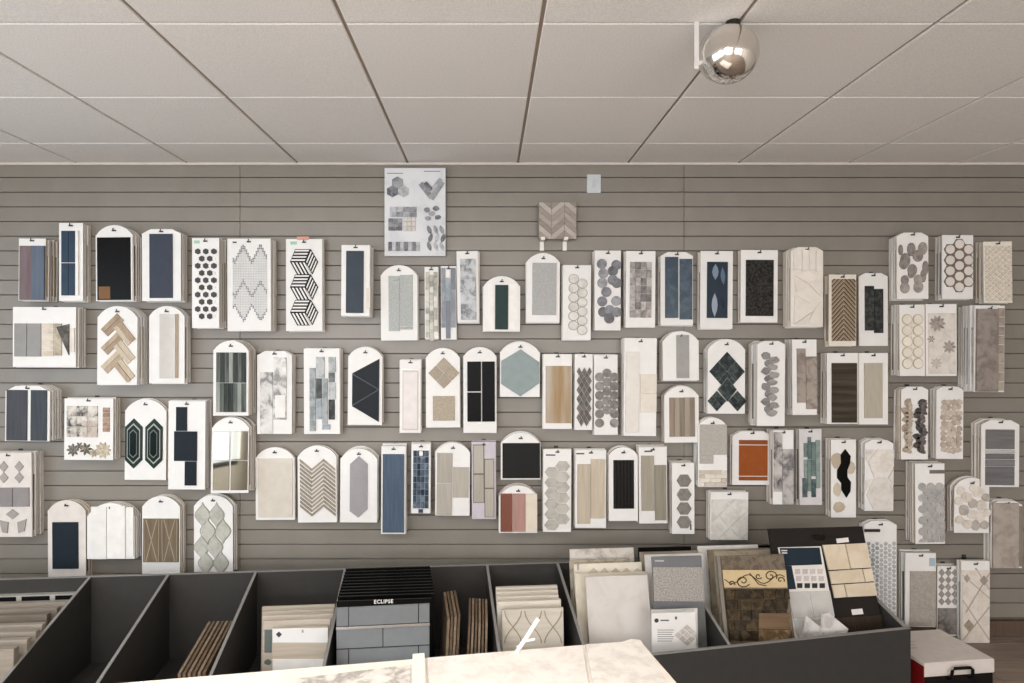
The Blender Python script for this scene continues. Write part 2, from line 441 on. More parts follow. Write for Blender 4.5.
GM = mat('m', '#98948f', '#6f6b66', .35, 2.5); GM2 = mat('m', '#b3b0ae', '#868383', .35, 2.5); GM3 = mat('m', '#77767a', '#55555a', .35, 2)
DK = mat('p', '#4b4b4d', rough=.4); ORANGE = mat('p', '#8f4d24', rough=.35, vary=.08)
GTXT = mat('p', '#9fc9b3', rough=.6); KTXT = mat('p', '#55524f', rough=.6)

# ---- top row, left to right
sample('board with mauve and slate-blue plank tiles', 'rect', (18.5, 238.5, 45.3, 300.5), 58,
       q(20, 246, 32.2, 300, mat('w', '#6e5f63', '#7d6e70', .5)) + q(32.6, 246, 45.2, 300, mat('w', '#5a6472', '#66707e', .5), .012), tilt=.4)
sample('narrow board with stacked denim-blue tiles', 'rect', (59, 223, 83, 301), 91,
       q(62, 231, 69, 262.5, BLUE) + q(69.4, 231, 76, 262.5, BLUE) + q(62, 263.3, 69, 295.5, BLUE) + q(69.4, 263.3, 76, 295.5, BLUE) + q(76.5, 231, 79.3, 295.5, W1, .011))
sample('arched board with glossy black tile and brown sticker', 'arch', (96, 225, 133.5, 301), 141.5,
       q(98, 237.5, 131.5, 300, BLACK) + q(99.5, 286.5, 111, 299, mat('p', '#7d5e42', rough=.5), .0076, 'sticker') + q(131.6, 237.5, 133, 300, W1, .005, 'tile_edge'))
sample('board with single wide slate-navy tile beside the glossy black one', 'cham', (142, 229, 181, 301), 188, q(150, 234, 173, 298, mat('p', '#424854', rough=.35)))
hx = []
for r in range(10):
    n = 3 if r % 2 == 0 else 2; y = 251.5 + r * 7.2
    for c in range(n): hx += hexv(198 + c * 8 + (4 if n == 2 else 0), y, 2.7, 3.0, DK)
    for c in range(2 if n == 3 else 3): hx += disc(202 + c * 8 - (0 if n == 3 else 4), y, 1.7, W1, .004)
sample('board with dark rosette dot mosaic in staggered rows', 'rect', (192, 238, 219, 328), 228, hx, mark=[((194, 240.5, 199.5, 243.5), GTXT)])
zz = []
def zig(x): return abs(((x - 234.5) / 17.5 + .5) % 1 - .5) * 2    # 1 at valleys' sides, 0 at ...
y = 243
while y < 323:
    x = 233
    while x < 267:
        u = 1 - zig(x)                      # 0 at peak columns, 1 at valleys
        u = abs(((x - 243) / 17.2) % 1 - .5) * 2; u = 1 - u   # 0 at x=243, 260 ; 1 midway
        top = 243 + 16 * u; bot = 322 - 16 * u; mid = 279 + 15 * u
        if top <= y <= bot:
            dk = y < top + 5 or y > bot - 3.5 or mid < y < mid + 4
            zz += q(x, y, x + 1.15, y + 1.15, mat('p', '#7b7c7e', rough=.35) if dk else mat('p', '#cdcdcb', rough=.35), .003)
        x += 1.65
    y += 1.65
sample('wide board with grey zigzag micro mosaic', 'rect', (227.5, 238.5, 271, 331), 276.5, merge(zz, 'micro_mosaic'), mark=[((233, 241.5, 237, 243), KTXT)])
tb = []
for k in range(3):
    y = 249.3 + 25.3 * k
    A = ((295.5, y), (311, y), (305.5, y + 12.5), (290.3, y + 12.5)); B = ((311, y), (318.3, y + 12.5), (312.6, y + 25.2), (305.5, y + 12.5)); C = ((290.3, y + 12.5), (305.5, y + 12.5), (310, y + 25.6), (297.5, y + 25.6))
    for p_ in (A, B, C): tb += pg(list(p_), mat('p', '#1c1f2a', rough=.4), .006)
    tb += stripes((290.3, y + 12.5), (15.3, 0), (5.2, -12.5), 4, W1, .5)
    tb += stripes((305.9, y + 12.6), (5.3, -12.2), (6.9, 12.3), 4, W1, .45)
    tb += stripes((291, y + 12.6), (7.2, 13), (14.5, 0), 4, W1, .5)
sample('board with black and white striped tumbling-block mosaic', 'rect', (286, 239, 322.5, 331), 325.5, tb, mark=[((290.5, 241.5, 297, 244.5), GTXT), ((297, 236.5, 309, 240), mat('p', '#d9a08f', rough=.6))])
sample('narrow board with one dark slate-blue tile beside the striped mosaic', 'rect', (341, 245, 369.5, 316), 373.5,
       q(346, 251, 363.5, 313, mat('p', '#3c444d', rough=.35)) + q(366.5, 288, 370.5, 308.5, CREAM, .012, 'tile_chip'))
sample('arched board with pale grey glitter tiles in two staggered columns', 'arch', (381, 265, 417.6, 340.5), .06,
       q(389, 276, 400, 281, mat('s', '#9ea19f', '#b3b6b3', .3)) + q(389, 281.5, 400, 331, mat('s', '#9ea19f', '#b3b6b3', .3)) + q(400.5, 275, 413, 326.5, mat('s', '#a3a6a4', '#b8bab7', .3)) + q(400.5, 327, 413, 329.5, mat('s', '#9ea19f', '#b3b6b3', .3)))
pal = [mat('m', '#c9c6bc', '#a3a29a', .3, 2), mat('m', '#b7b3a2', '#8c8c88', .3, 2), mat('p', '#d5d2c9', rough=.3)]
sample('slim board covered in beige-grey linear glass mosaic', 'rect', (425, 267, 438.5, 339), .06, grid(426, 272, 438, 338, 3, 11, pal, .3, stagger=.5)[:-1])
pal = [mat('m', '#868a93', '#a0a4a9', .25, 2), mat('p', '#7b808a', rough=.25), mat('m', '#a9b2b4', '#8c98a0', .25, 2)]
sample('slim board with smoky blue linear glass mosaic', 'rect', (441, 266, 456.5, 339.5), .06,
       q(441.5, 268, 445.5, 327.5, pal[0]) + q(446, 278, 450.5, 300, pal[2]) + q(446, 300.5, 450.5, 338.5, pal[1]) + q(451, 268, 455.8, 290, pal[1]) + q(451, 290.5, 455.8, 327.5, pal[0]) + q(446, 271, 450, 277.5, W1, .009))
sample('tilted white board with grey veined leaf print tile', 'rect', (457.5, 251, 479, 322.5), .07, q(461, 259, 476.5, 320, mat('m', '#c9cbcd', '#6f7376', .3, 1.6)) + leaf(468, 275, 10, 3, 1.9, DK) + leaf(464.5, 270, 6, 1.6, 1.2, GM2) + leaf(472, 268, 5, 1.2, .4, DK), tilt=-.9)
sample('short arched board with dark green upright tile', 'arch', (483, 276, 520, 331.5), .07, q(495, 285, 508, 329.5, mat('p', '#283b39', rough=.3)) + q(488, 284, 494, 330.5, W1, .003) + q(508.6, 284, 517, 330.5, W1, .003))
sample('arched board with pale grey concrete tile below the chevron sample', 'arch', (526, 253, 559.5, 322.5), .07, q(532, 263, 556, 315, mat('s', '#a7a6a4', '#b1b0ae', .6)))
dd = []
for k in range(6):
    for x_, y_ in ((573.3, 279), (582, 283.6)): dd += ngon(x_, y_ + k * 9.3, 5.3, 5.0, 12, mat('p', '#a9a59e', rough=.5), .3, .003, 'grout_ring') + ngon(x_, y_ + k * 9.3, 4.6, 4.3, 12, mat('m', '#dcd9d4', '#c9c5be', .3, 2), .3)
sample('white board with two columns of pale rounded pebble tiles', 'rect', (562.5, 265, 590.7, 340), .065, dd)
dd = []
pal = [mat('m', '#8d8d92', '#6d6d74', .3, 3), mat('m', '#a3a3a5', '#808086', .3, 3), GM3]
for (x, yy) in ((601.5, 264), (616, 265), (603, 273.5), (612.5, 280), (602, 283), (616.5, 283), (606, 292), (602, 301.5), (616, 301), (609.5, 310), (603, 312), (616.5, 312), (609, 318.5), (612.5, 271)): dd += disc(x, yy, 5.1, pick(pal), .004 + .004 * random.random())
sample('board with overlapping smoky grey disc mosaic', 'rect', (594.5, 250.5, 620.6, 330.5), .08, dd)
pal = [mat('m', '#a9a3a0', '#77706f', .35, 3), mat('m', '#bfb9b4', '#8e8783', .35, 3), mat('m', '#8a8584', '#5f5a5a', .35, 3)]
sample('board with two columns of square grey marble mosaic', 'rect', (625.5, 251, 655, 327.5), .08, grid(629.5, 262, 651.5, 318, 4, 7, pal, .4))
sample('board with two tall steel-blue glossy tiles', 'cham', (660.5, 252, 693, 325.5), 658, q(665, 257, 678, 318, STEEL) + q(679.5, 259, 692, 319.5, STEEL))
fl = q(706.5, 262, 727, 318, mat('p', '#2c3742', rough=.3)) + leaf(714.5, 272, 8, 3.2, 1.57, mat('p', '#7d8b9c', rough=.2), .0085) + leaf(714, 305, 12, 3, 1.57, mat('p', '#97a0ae', rough=.2), .0085) + leaf(722, 276, 9, 2.4, 1.5, mat('p', '#5f6f83', rough=.2), .0085) + leaf(722, 303, 6, 1.6, 1.4, mat('p', '#26303d', rough=.2), .0085)
sample('board with navy tile painted with pale brush strokes', 'rect', (700, 251, 732.4, 329), 697, fl)
sample('board with one black speckled granite tile', 'rect', (740.4, 250, 777.5, 322.5), 737.5, q(745.5, 260, 773, 316, mat('s', '#1d1c1b', '#3b3936', .4, .8)))
RW = mat('p', '#e4ddd4', rough=.4)
rl = q(793, 251, 801, 270, RW) + q(801.4, 250, 808, 271, RW, .009) + q(808.4, 250, 815, 270, RW, .006) + q(815.4, 251, 821.5, 272, RW, .009)
rl += pg([(794, 276), (807, 271.5), (820, 277), (807, 283)], RW, .009) + pg([(794, 278), (806, 284), (795, 292)], RW, .006) + pg([(808, 284), (821, 279), (821, 297)], RW, .008) + pg([(794, 294), (807, 285.5), (820, 298), (809, 303)], RW, .005) + pg([(794, 296), (812, 311), (793.5, 324)], RW, .009) + pg([(814, 310), (821, 301), (821, 324), (808, 324)], RW, .006) + pg([(812, 312), (806, 324), (795, 324)], RW, .008)
sample('white relief board with carved triangular facets', 'cham', (790.5, 247, 823, 327), 783, rl, board=RW)
BZ = mat('p', '#66523f', rough=.5); TN = mat('p', '#a5937b', rough=.5)
sample('narrow board with brown chevron line mosaic', 'rect', (828.7, 274.5, 856, 346), 824, cut(chev(831.5, 855.5, 2, 268, 345, 4.6, 1.5, 13, BZ, 1) + chev(831.5, 855.5, 2, 270.2, 345, 4.6, 1.4, 13, TN, 1, .005), 831.5, 279, 855.5, 341), board=mat('p', '#e4dccf', rough=.5))
sample('chamfered board with two offset charcoal textured strips', 'cham', (859, 273, 888, 346), 857, q(864.8, 286, 873.6, 330.5, mat('m', '#2a2b2b', '#4a4c4b', .4, 4)) + q(874, 289, 882.8, 333, mat('m', '#2a2b2b', '#4a4c4b', .4, 4)))
dd = []
pal = [mat('m', '#978f8a', '#79716c', .4, 3), mat('m', '#aba39d', '#8b837d', .4, 3)]
for (x, yy, rx, ry) in ((911, 249.5, 3.6, 6.2), (922.5, 248.5, 4, 6), (900.5, 250, 2, 5), (905, 260, 4.5, 6.5), (917.5, 256, 4.5, 5.5), (903.5, 264, 4, 5), (912, 270, 4.2, 5.5), (925, 268, 2.6, 6.5), (904.5, 280, 3.4, 4.5), (904.5, 288, 4.2, 5), (917.5, 280, 3.4, 5), (918, 287, 4.2, 5.5), (923, 276, 2.5, 6), (911, 274, 3, 4)): dd += disc(x, yy, rx * 1.12, pick(pal), .005 + random.random() * .003, ry * 1.08)
sample('chamfered board with scattered oval brown-grey stone pieces', 'cham', (897, 232.5, 928.5, 299), 888, dd)
hc = []
for cxx, ys in ((949.6, [249.5, 260.2, 270.9, 281.6]), (958.8, [244.2, 254.9, 265.6, 276.3, 287.0]), (968, [249.5, 260.2, 270.9, 281.6])):
    for yy in ys: hc += hexh(cxx, yy, 6.1, 5.3, mat('p', '#79716b', rough=.6), .003) + disc(cxx, yy, 4.5, mat('p', '#dcd3cb', rough=.35))
sample('board with white round tiles in grey honeycomb grout', 'rect', (942, 235, 973, 299), 934.5, hc)
sample('thick cream board stack with diamond lattice mosaic', 'rect', (984, 241.5, 1012.5, 303), 975.5, cut(sum([dia(984 + 3.2 * i, 246 + 2.8 * j, 2.3, 1.95, mat('p', '#d5cbbc', rough=.4)) for i in range(10) for j in range(21) if (i + j) % 2 == 0], []), 985, 246, 1011.5, 301), board=mat('p', '#e8e1d4', rough=.5), tilt=-.6)

# ---- second row
def tri(a, b, c, m, th=.009): return pg([a, b, c], m, th)
sample('wide board with grey squares, cream bricks and dark triangle tile', 'rect', (12.7, 307, 75.8, 367), 86.5,
       q(15, 323.5, 27.2, 356.5, GREYB) + q(27.8, 323.5, 41.5, 356.5, GREYB) + grid(42, 323.5, 54.4, 356.5, 1, 6, CREAM2, .5) + q(55, 323.5, 62, 355.5, mat('m', '#c6bca8', '#9b907d', .4)) + tri((57, 327), (69.5, 324), (69.5, 355), mat('m', '#4a4844', '#7a756c', .35, 3)) + q(71, 328, 75, 352, CREAM))
pal = [mat('w', '#a6927c', '#b8a58f', .5), mat('w', '#9a8670', '#ad9a84', .5), mat('w', '#c0b09b', '#cbbca8', .5)]
sample('arched board with tan herringbone wood-look tiles', 'arch', (97, 306, 137, 385), 149,
       cut(sum([bar(102.5, 331 + k * 18.6, 118.5, 315 + k * 18.6, 4.6, pick(pal)) + bar(106.2, 334.7 + k * 18.6, 122.2, 318.7 + k * 18.6, 4.6, pick(pal)) + bar(115.6, 326.6 + k * 18.6, 129.6, 344 + k * 18.6, 4.6, pick(pal), .0075) + bar(119.7, 322.9 + k * 18.6, 133.7, 340.3 + k * 18.6, 4.6, pick(pal), .0075) for k in range(3)], []), 100.5, 311, 136, 382))
sample('arched board with glossy cream subway tile', 'arch', (149, 306, 184.5, 383.5), 191.5, q(160, 314, 175.8, 378, mat('p', '#c3bdb6', rough=.08)) + q(176, 314, 178.5, 378, mat('p', '#a89784', rough=.5), .006, 'tile_edge'))
vs = []
for i in range(7): vs += q(216.5 + i * 4.25, 352.5, 220.5 + i * 4.25, 382.6, [GRN2, GRN3, GRN2, GRN4, GRN3, GRN2, GRN3][i]) + q(216.5 + i * 4.25, 383.1, 220.5 + i * 4.25, 412, [GRN4, GRN2, GRN3, GRN3, GRN2, GRN4, GRN2][i])
sample('arched board with dark green vertical strip tiles', 'arch', (213, 340.5, 248.5, 415.7), 256, vs)
sample('chamfered board with two offset white marble strips', 'cham', (257, 351, 292, 434), 295.5, q(260.5, 372, 273, 433.5, MARB) + q(273.8, 357.5, 286.5, 419.5, MARB) + q(275.5, 395, 285.5, 417.5, W1, .01))
pal = [mat('m', '#a9adad', '#7d8688', .3, 2), mat('m', '#c1c3c2', '#93989a', .3, 2), mat('m', '#8f9aa3', '#b1b8bc', .3, 2)]
sample('board with patchwork of smoky blue-grey glass strips', 'rect', (304, 348.5, 340, 434), .07,
       q(310, 368, 316, 431, pal[0]) + q(316.5, 357, 325, 378, pal[1]) + q(316.5, 378.5, 322, 398.5, mat('m', '#3a3e3e', '#5d6262', .3, 2)) + q(316.5, 399, 322, 419, pal[2]) + q(322.5, 378.5, 328, 424, pal[0]) + q(322.5, 424.5, 330.5, 429.5, pal[2]) + q(329, 357, 336, 372, pal[1]) + q(329, 372.5, 335, 382, mat('m', '#55595a', '#8c9091', .3, 2)) + q(329, 382.5, 336, 399, pal[1]) + q(329, 399.5, 335, 419.5, mat('m', '#2e3132', '#5d6162', .3, 2)))
HB = mat('p', '#25292d', rough=.4)
sample('arched board with dark navy half-hexagon triangle tiles', 'arch', (347.6, 347, 382, 425), 384.5,
       pg([(352, 373.2), (379, 358.6), (379, 422), (352, 406.4)], mat('p', '#565d63', rough=.4), .004, 'grout_bed') + pg([(352.3, 373.5), (378.6, 359), (378.6, 388.8)], HB) + pg([(352, 374.6), (377.6, 389.4), (352, 405)], HB) + pg([(378.6, 390), (378.6, 421.5), (352.4, 406)], HB))
sample('slim board with white moulded panel tile', 'rect', (399.5, 360, 421, 433), .06, q(400.5, 368, 420.4, 432, W1, .004) + q(402.5, 370.5, 418.3, 430, mat('p', '#cfc8c1', rough=.4), .007, 'bead') + q(403.5, 372, 417.3, 428.5, mat('p', '#e6dedb', rough=.35), .009))
bl = [mat('s', '#a79a88', '#b7ab9a', .5), mat('s', '#9d907f', '#b0a493', .5)]
sample('arched board with beige diamond above beige square', 'arch', (426, 348, 460, 427.5), .06, sum([dia(444 + a * 8, 373 + b * 8, 7.6, 7.6, pick(bl)) for a, b in ((0, -1), (1, 0), (0, 1), (-1, 0))], []) + q(433, 396, 455, 420.5, bl[0]))
sample('arched board with three glossy black rectangles', 'arch', (463.5, 347, 496.7, 432.7), .07, q(467.5, 361.5, 481.2, 391.3, BLACK) + q(467.5, 392.4, 481.2, 421.5, BLACK) + q(482.2, 361.5, 495, 421.5, BLACK))
sample('arched board with large sage-blue hexagon tile', 'arch', (500, 341.5, 539.7, 397), .07, pg([(520.3, 349.3), (539, 362), (539, 383), (520.3, 396.4), (501, 384), (501, 361)], mat('p', '#8f9b9a', rough=.5)))
sample('board with amber-veined onyx tile', 'rect', (543, 354, 571.8, 429), .075, q(545.5, 366, 571, 423, mat('w', '#b6ac9e', '#9c7f58', .25, .3)))
hl = sum([dia(578.6 + 2.6 * i, 371.5 + 4.6 * j, 2.3, 4.2, pick([mat('m', '#6e6863', '#57524e', .35, 3), mat('m', '#7c7670', '#5e5954', .35, 3)])) for i in range(5) for j in range(12) if (i + j) % 2 == 0], [])
sample('slim board with grey harlequin diamond mosaic', 'rect', (574.5, 354, 592.3, 430), .075, hl)
dd = []
for c, (x, n, y0_) in enumerate(((599.5, 6, 377), (607, 6, 373), (614.3, 6, 377))):
    for k in range(n): dd += disc(x, y0_ + k * 9.2, 4.5, pick([GM, mat('m', '#8c8884', '#6f6b68', .4, 3)]), .005 + .001 * c) if not (c == 1 and k == 5) else []
sample('board with three columns of grey penny discs', 'rect', (594, 355, 617.7, 435), .075, dd)
sample('tall board with long white strip and two cream squares', 'rect', (623.5, 338, 656, 436), .085, q(625, 352, 638, 432, mat('p', '#e4ded6', rough=.3), .011) + q(639.7, 374, 656, 392.8, CREAM) + q(639.7, 393.4, 656, 412, CREAM), tilt=.5)
sample('short arched board with light grey upright tile', 'arch', (663, 331, 699, 380.5), .08, q(676.5, 335, 689, 378, mat('p', '#a19e9c', rough=.45)))
sample('short arched board with brown striped tile', 'arch', (664.5, 386, 699, 442.6), .07, sum([q(669.5 + i * 5.1, 397.5, 674.4 + i * 5.1, 436.5, pick([mat('w', '#83776a', '#938779', .5), mat('w', '#8d7a6c', '#9d8c7d', .5), TAUPE])) for i in range(5)], []))
gd = []
for i in range(2):
    for j in range(2): gd += dia(726.7 + (i - j) * 9, 371.5 + (i + j - 1) * 10, 8.7, 9.7, GRN)
for (cx_, cy_) in ((716.6, 401), (737.2, 401)):
    for i in range(2):
        for j in range(2): gd += dia(cx_ + (i - j) * 4.7, cy_ + (i + j - 1) * 5.2, 4.5, 5.0, GRN)
gd += dia(726.8, 389.5, 9.6, 12.2, mat('p', '#6d7a75', rough=.3), .008, ) + dia(726.8, 389.5, 8.9, 11.3, GRN, .0095)
sample('arched board with dark green marble diamond mosaic', 'arch', (707.5, 339, 745, 413.7), 703.5, gd)
gd = []
random.seed(3)
for k in range(8):
    yy = 356 + k * 7.6
    gd += blob(765.5 + (k % 2) * 3, yy, 5, 4, mat('m', '#8e8a88', '#6f6b69', .3, 3)) + blob(773.5 - (k % 2) * 2, yy + 3.6, 5.4, 3.6, mat('m', '#a39f9d', '#827e7c', .3, 3), .008)
sample('chamfered board with curling grey ribbon-shaped marble mosaic', 'cham', (757, 341, 784.7, 426), 748, gd)
sample('board with taupe marble planks notched at two corners', 'rect', (792.5, 339.5, 817, 415), 784.5, q(797, 348.5, 805.5, 402.5, STONE) + q(806, 356.5, 816.8, 409, STONE))
sample('board with dark brown split-face slate tile', 'rect', (827, 353, 858, 424), 820, q(831.5, 363, 856.5, 422.5, mat('h', '#2f2923', '#4e463c', .5, .6)))
sample('board with plain beige linen tile', 'rect', (858.6, 353, 888, 424.5), .06, q(864, 363, 882, 418, mat('w', '#aea595', '#b8b0a1', .6, 2)))
og = []
GO = mat('p', '#bfae88', rough=.4); OW = mat('p', '#e6dfd3', rough=.35)
for r_ in range(5):
    for x in (907.2, 918): og += ngon(x, 319.5 + r_ * 11, 5.3, 5.5, 12, GO, 0, .003, 'gold_ring') + ngon(x, 319.5 + r_ * 11, 4.5, 4.7, 12, OW, 0, .006)
for r_ in range(4): og += dia(912.6, 325 + r_ * 11, 1.9, 3, OW, .005)
sample('board with cream scalloped ogee tiles edged in gold', 'rect', (899.8, 304.6, 925, 376), 890.5, og)
FLM = [mat('m', '#a49b94', '#8b827b', .4, 3), mat('m', '#b3aaa2', '#968d86', .4, 3)]
sample('board with grey stone flower inlay on white', 'rect', (926, 304, 956.8, 376), .09, q(928, 313, 955.5, 374, mat('m', '#dfd8d0', '#cdc5bc', .4, 2), .003, 'marble_bed') + flower(937, 323.5, 8.5, 10, FLM) + flower(949, 347, 7, 8, FLM) + flower(931, 339, 4, 6, FLM) + flower(936, 363, 6, 8, [mat('m', '#cfc6bd', '#b4aba2', .4, 3)]))
sample('board with tall veined grey stone slab and beige bricks', 'rect', (974, 305.6, 1004, 392), 957, q(975, 309, 996.5, 391.5, mat('m', '#9c928b', '#7d736d', .4, 1.4), .013) + grid(997.2, 308, 1003.6, 391, 1, 9, mat('m', '#b0a498', '#8f8378', .5), .6), tilt=.5)

# ---- third row
sample('board with two wide charcoal-blue plank tiles at far left', 'cham', (5, 386, 49.5, 441.3), 62, q(7, 390, 27.4, 440.5, SLATE) + q(31.2, 390, 47, 440.5, mat('w', '#41474c', '#4b5156', .5)), tilt=.5)
mc = grid(67, 406, 98, 437, 3, 3, MARBK, .3) + grid(83, 421, 98, 437.5, 3, 3, mat('m', '#cfc3b8', '#b3a69a', .4, 2), .4, .008) + grid(103, 407.5, 110, 432, 1, 5, mat('m', '#b39a86', '#8e7766', .4, 3), .4)
mc += flower(79.5, 446, 4, 6, [mat('m', '#7a7469', '#565148', .4, 3)]) + flower(93.5, 453, 4.5, 7, [mat('m', '#bcae97', '#9c8f7b', .4, 3)]) + flower(73, 450, 6.5, 8, [mat('m', '#8c857d', '#5d5852', .4, 3)]) + flower(86, 449, 6.5, 7, [mat('m', '#a39780', '#6d6450', .4, 3), mat('m', '#575549', '#7a7666', .4, 3)]) + flower(103, 450, 8.5, 10, [mat('m', '#cfc3ae', '#b0a48f', .4, 3)])
sample('square board with marble mosaic collage and stone flowers', 'rect', (64, 398.5, 113, 460), 121, mc)
gg = []
for c in (133.8, 154):
    for s_, m_, t_ in ((1, mat('p', '#283a36', rough=.2), .006), (.76, mat('p', '#a9aaa2', rough=.3), .0075), (.66, mat('p', '#1c2a28', rough=.2), .009), (.44, mat('p', '#6f7a74', rough=.3), .0102), (.36, mat('p', '#131c1b', rough=.2), .0114)):
        hw, hh = 8.6 * s_, 25 * (.25 + .75 * s_); b_ = 8.5 * s_
        gg += pg([(c, 443.5 - hh), (c + hw, 443.5 - hh + b_), (c + hw, 443.5 + hh - b_), (c, 443.5 + hh), (c - hw, 443.5 + hh - b_), (c - hw, 443.5 - hh + b_)], m_, t_, 'tile' if s_ == 1 else 'inlay')
sample('arched board with two elongated dark green nested hexagons', 'arch', (124.5, 399, 166, 480), 169, gg)
sample('board with three interlocked navy rectangles', 'rect', (168, 401, 205, 489.5), 212, q(176, 407, 186.8, 430.8, NAVY) + q(174.2, 431.3, 197, 460.8, NAVY) + q(185, 461.3, 196.6, 485.3, NAVY))
MIR = mat('p', '#a3a297', rough=.03, metal=1.0, vary=.0)
sample('arched board with four antique mirror tiles', 'arch', (212.6, 417, 250, 492), 256, q(214.8, 431, 231, 459.6, MIR) + q(232.6, 431, 249, 459.6, MIR) + q(214.8, 460.2, 231, 489, MIR) + q(232.6, 460.2, 249, 489, MIR), pitch=3.4)
GD = mat('p', '#a49d98', rough=.4)
sample('thick stack board with grey diamonds and squares at left edge', 'rect', (-14, 452.5, 32, 537), 44,
       sum([dia(x, yy, 4.6, 5.4, GD) for x in (4.5, 20, -10) for yy in (466.5, 477.5)], []) + q(-10, 487.5, 13.4, 506.5, mat('p', '#8f8a89', rough=.45)) + q(14, 487.5, 30, 506.5, mat('p', '#8f8a89', rough=.45)) + dia(13, 514, 6.5, 5, GD) + pg([(0, 520), (9, 522), (8, 533), (3, 532)], GD) + pg([(18, 522), (27, 519), (25, 531), (19, 533)], GD), board=mat('p', '#d8d1cb', rough=.5))  # white board, with the shade on it put into its colour
# ---- bottom rows
sample('arched board with dark navy rectangle above the bin', 'arch', (48, 500, 86, 578), 93, q(53.2, 522, 78.8, 568.5, mat('p', '#252c33', rough=.4)), board=mat('p', '#ded7d0', rough=.5))  # shade at the lower left painted into this board's white
sample('arched stack of white shaker panel strips', 'arch', (87, 503, 134.5, 559), 142, q(92, 506.5, 107, 558.7, W1, .009) + q(108.3, 505.5, 126, 558.3, W1, .011) + q(127.2, 507, 134, 556, W1, .007))
xb = q(143.5, 518.5, 179, 561.8, mat('w', '#6e6152', '#81735f', .5))
LN = mat('p', '#a2947c', rough=.5)
for c in (152, 170): xb += bar(c - 5.5, 519, c + 5.5, 561, .9, LN, .0085, 'inlay') + bar(c + 5.5, 519, c - 5.5, 561, .9, LN, .0085, 'inlay') + bar(c - 7.5, 519, c - 7, 561, .6, LN, .0085, 'inlay') + bar(c + 7.5, 519, c + 7, 561, .6, LN, .0085, 'inlay')
sample('arched board with brown tile crossed by pale curved lines', 'arch', (142, 496, 180, 575), 186.5, xb)
LFM = mat('m', '#bfbeb4', '#a9a89e', .35, 2)
lf = []
for r, xs in ((510, (203, 217)), (526, (208, 223.5)), (542, (202, 215.5)), (558, (206, 221))):
    for x in xs: lf += ogee(x, r + 5, 8.0, 13.2, mat('p', '#9c9b92', rough=.4), .003) + ogee(x, r + 5, 7.1, 12, LFM)
sample('arched board with pale sage ogee lantern tiles', 'arch', (194, 495, 233, 572), 237.5, lf)
sample('arched board with large plain cream tile', 'arch', (255.8, 447, 295, 520), 297, q(258.5, 458.5, 293, 517, mat('p', '#d6cec2', rough=.4)) )
sample('arched board with taupe chevron strip mosaic', 'arch', (298, 445.5, 337, 522.5), 339.5, chev(300.5, 336, 3, 459, 507.5, 4.1, 2.5, 9.5, [TAUPE, mat('w', '#8a8172', '#9a9182', .5)], -1))
sample('arched board with elongated lilac-grey hexagon tile', 'arch', (340, 448.5, 377, 522.5), .08, pg([(358.5, 456), (367.5, 464), (367.5, 509), (358.5, 517.3), (349.8, 511), (349.8, 464)], mat('p', '#9f9a9d', rough=.4)))
sample('narrow board with one tall denim-blue plank tile', 'rect', (381, 446, 405.5, 534), .075, q(382.6, 454, 404, 532.3, mat('w', '#4b596a', '#566475', .4, 1.5)))
pal = [mat('m', '#303c4d', '#536475', .2, 3), mat('m', '#435165', '#7b8a98', .2, 3), mat('m', '#242e3d', '#3f4d63', .2, 3), mat('m', '#62747f', '#3a4a5c', .2, 3)]
sample('slim board with deep blue mottled glass mosaic', 'rect', (411, 444, 430.3, 513.4), .07, grid(413, 450.5, 428.8, 508.5, 4, 9, pal, .4) + q(418.5, 509, 423, 512.6, pal[0]) + q(419, 451, 422.5, 455.5, W1, .009))
GR = mat('w', '#a9a398', '#b4aea3', .5, 1.5)
sample('arched board with three greige planks in two columns', 'arch', (435, 442.5, 469.5, 515.7), .07, q(436.5, 453, 451.8, 483, GR) + q(436.5, 483.8, 451.8, 515, GR) + q(452.6, 467, 468.5, 497.3, GR), tilt=.6)
LIL = mat('p', '#cbc4cc', rough=.5)
GRK = mat('p', '#7b7468', rough=.6)
sample('lilac board with four greige subway tiles outlined in grout', 'rect', (472, 442, 496, 519), .07, q(473.3, 444.5, 484.6, 502.8, GRK, .003, 'grout_bed') + q(484.6, 458.8, 494.4, 517.2, GRK, .003, 'grout_bed') + q(474, 445.2, 483.8, 473, GR) + q(474, 474.6, 483.8, 502, GR) + q(485.2, 459.5, 493.8, 487.5, GR) + q(485.2, 488.9, 493.8, 516.5, GR), board=LIL)
sample('short arched board with matte black square tile', 'arch', (501, 432.7, 540.7, 479.6), .075, q(502.5, 443, 540, 478, mat('p', '#242323', rough=.5)))
sample('short arched board with terracotta, pink and cream strips', 'arch', (499, 485.4, 537.3, 533), .075, q(500.5, 493.5, 512, 531.5, mat('p', '#7c4f42', rough=.5)) + q(512.4, 493.5, 525.4, 531.5, mat('w', '#a9837a', '#b59087', .5)) + q(525.8, 493.5, 537, 531.5, mat('p', '#ddd3c3', rough=.4)))
lf = []
for k in range(6): lf += hexh(551.5, 472 + k * 10.6, 7.3, 4.9, mat('m', '#bdb8b0', '#a6a198', .35, 2)) + hexh(562.5, 466 + k * 10.6, 7.3, 4.9, mat('m', '#c3beb6', '#aca79e', .35, 2))
sample('board with two columns of pale grey stretched hexagons', 'rect', (543, 449, 571, 532), .075, lf, mark=[((545.5, 454.4, 555, 455.8), KTXT)])
sample('board with two offset beige wood-look planks', 'rect', (575, 450, 606, 528), .07, q(577, 464, 590, 523.5, BEIGE) + q(590.5, 459, 604.5, 518, BEIGE), mark=[((576, 453, 584, 454.4), KTXT)])
rb = q(613.5, 460, 634, 508.5, mat('p', '#1b1a19', rough=.4), .005)
for i in range(6): rb += q(614 + i * 3.4, 460.3, 616 + i * 3.4, 508.2, mat('p', '#242220', rough=.3), .009, 'rib')
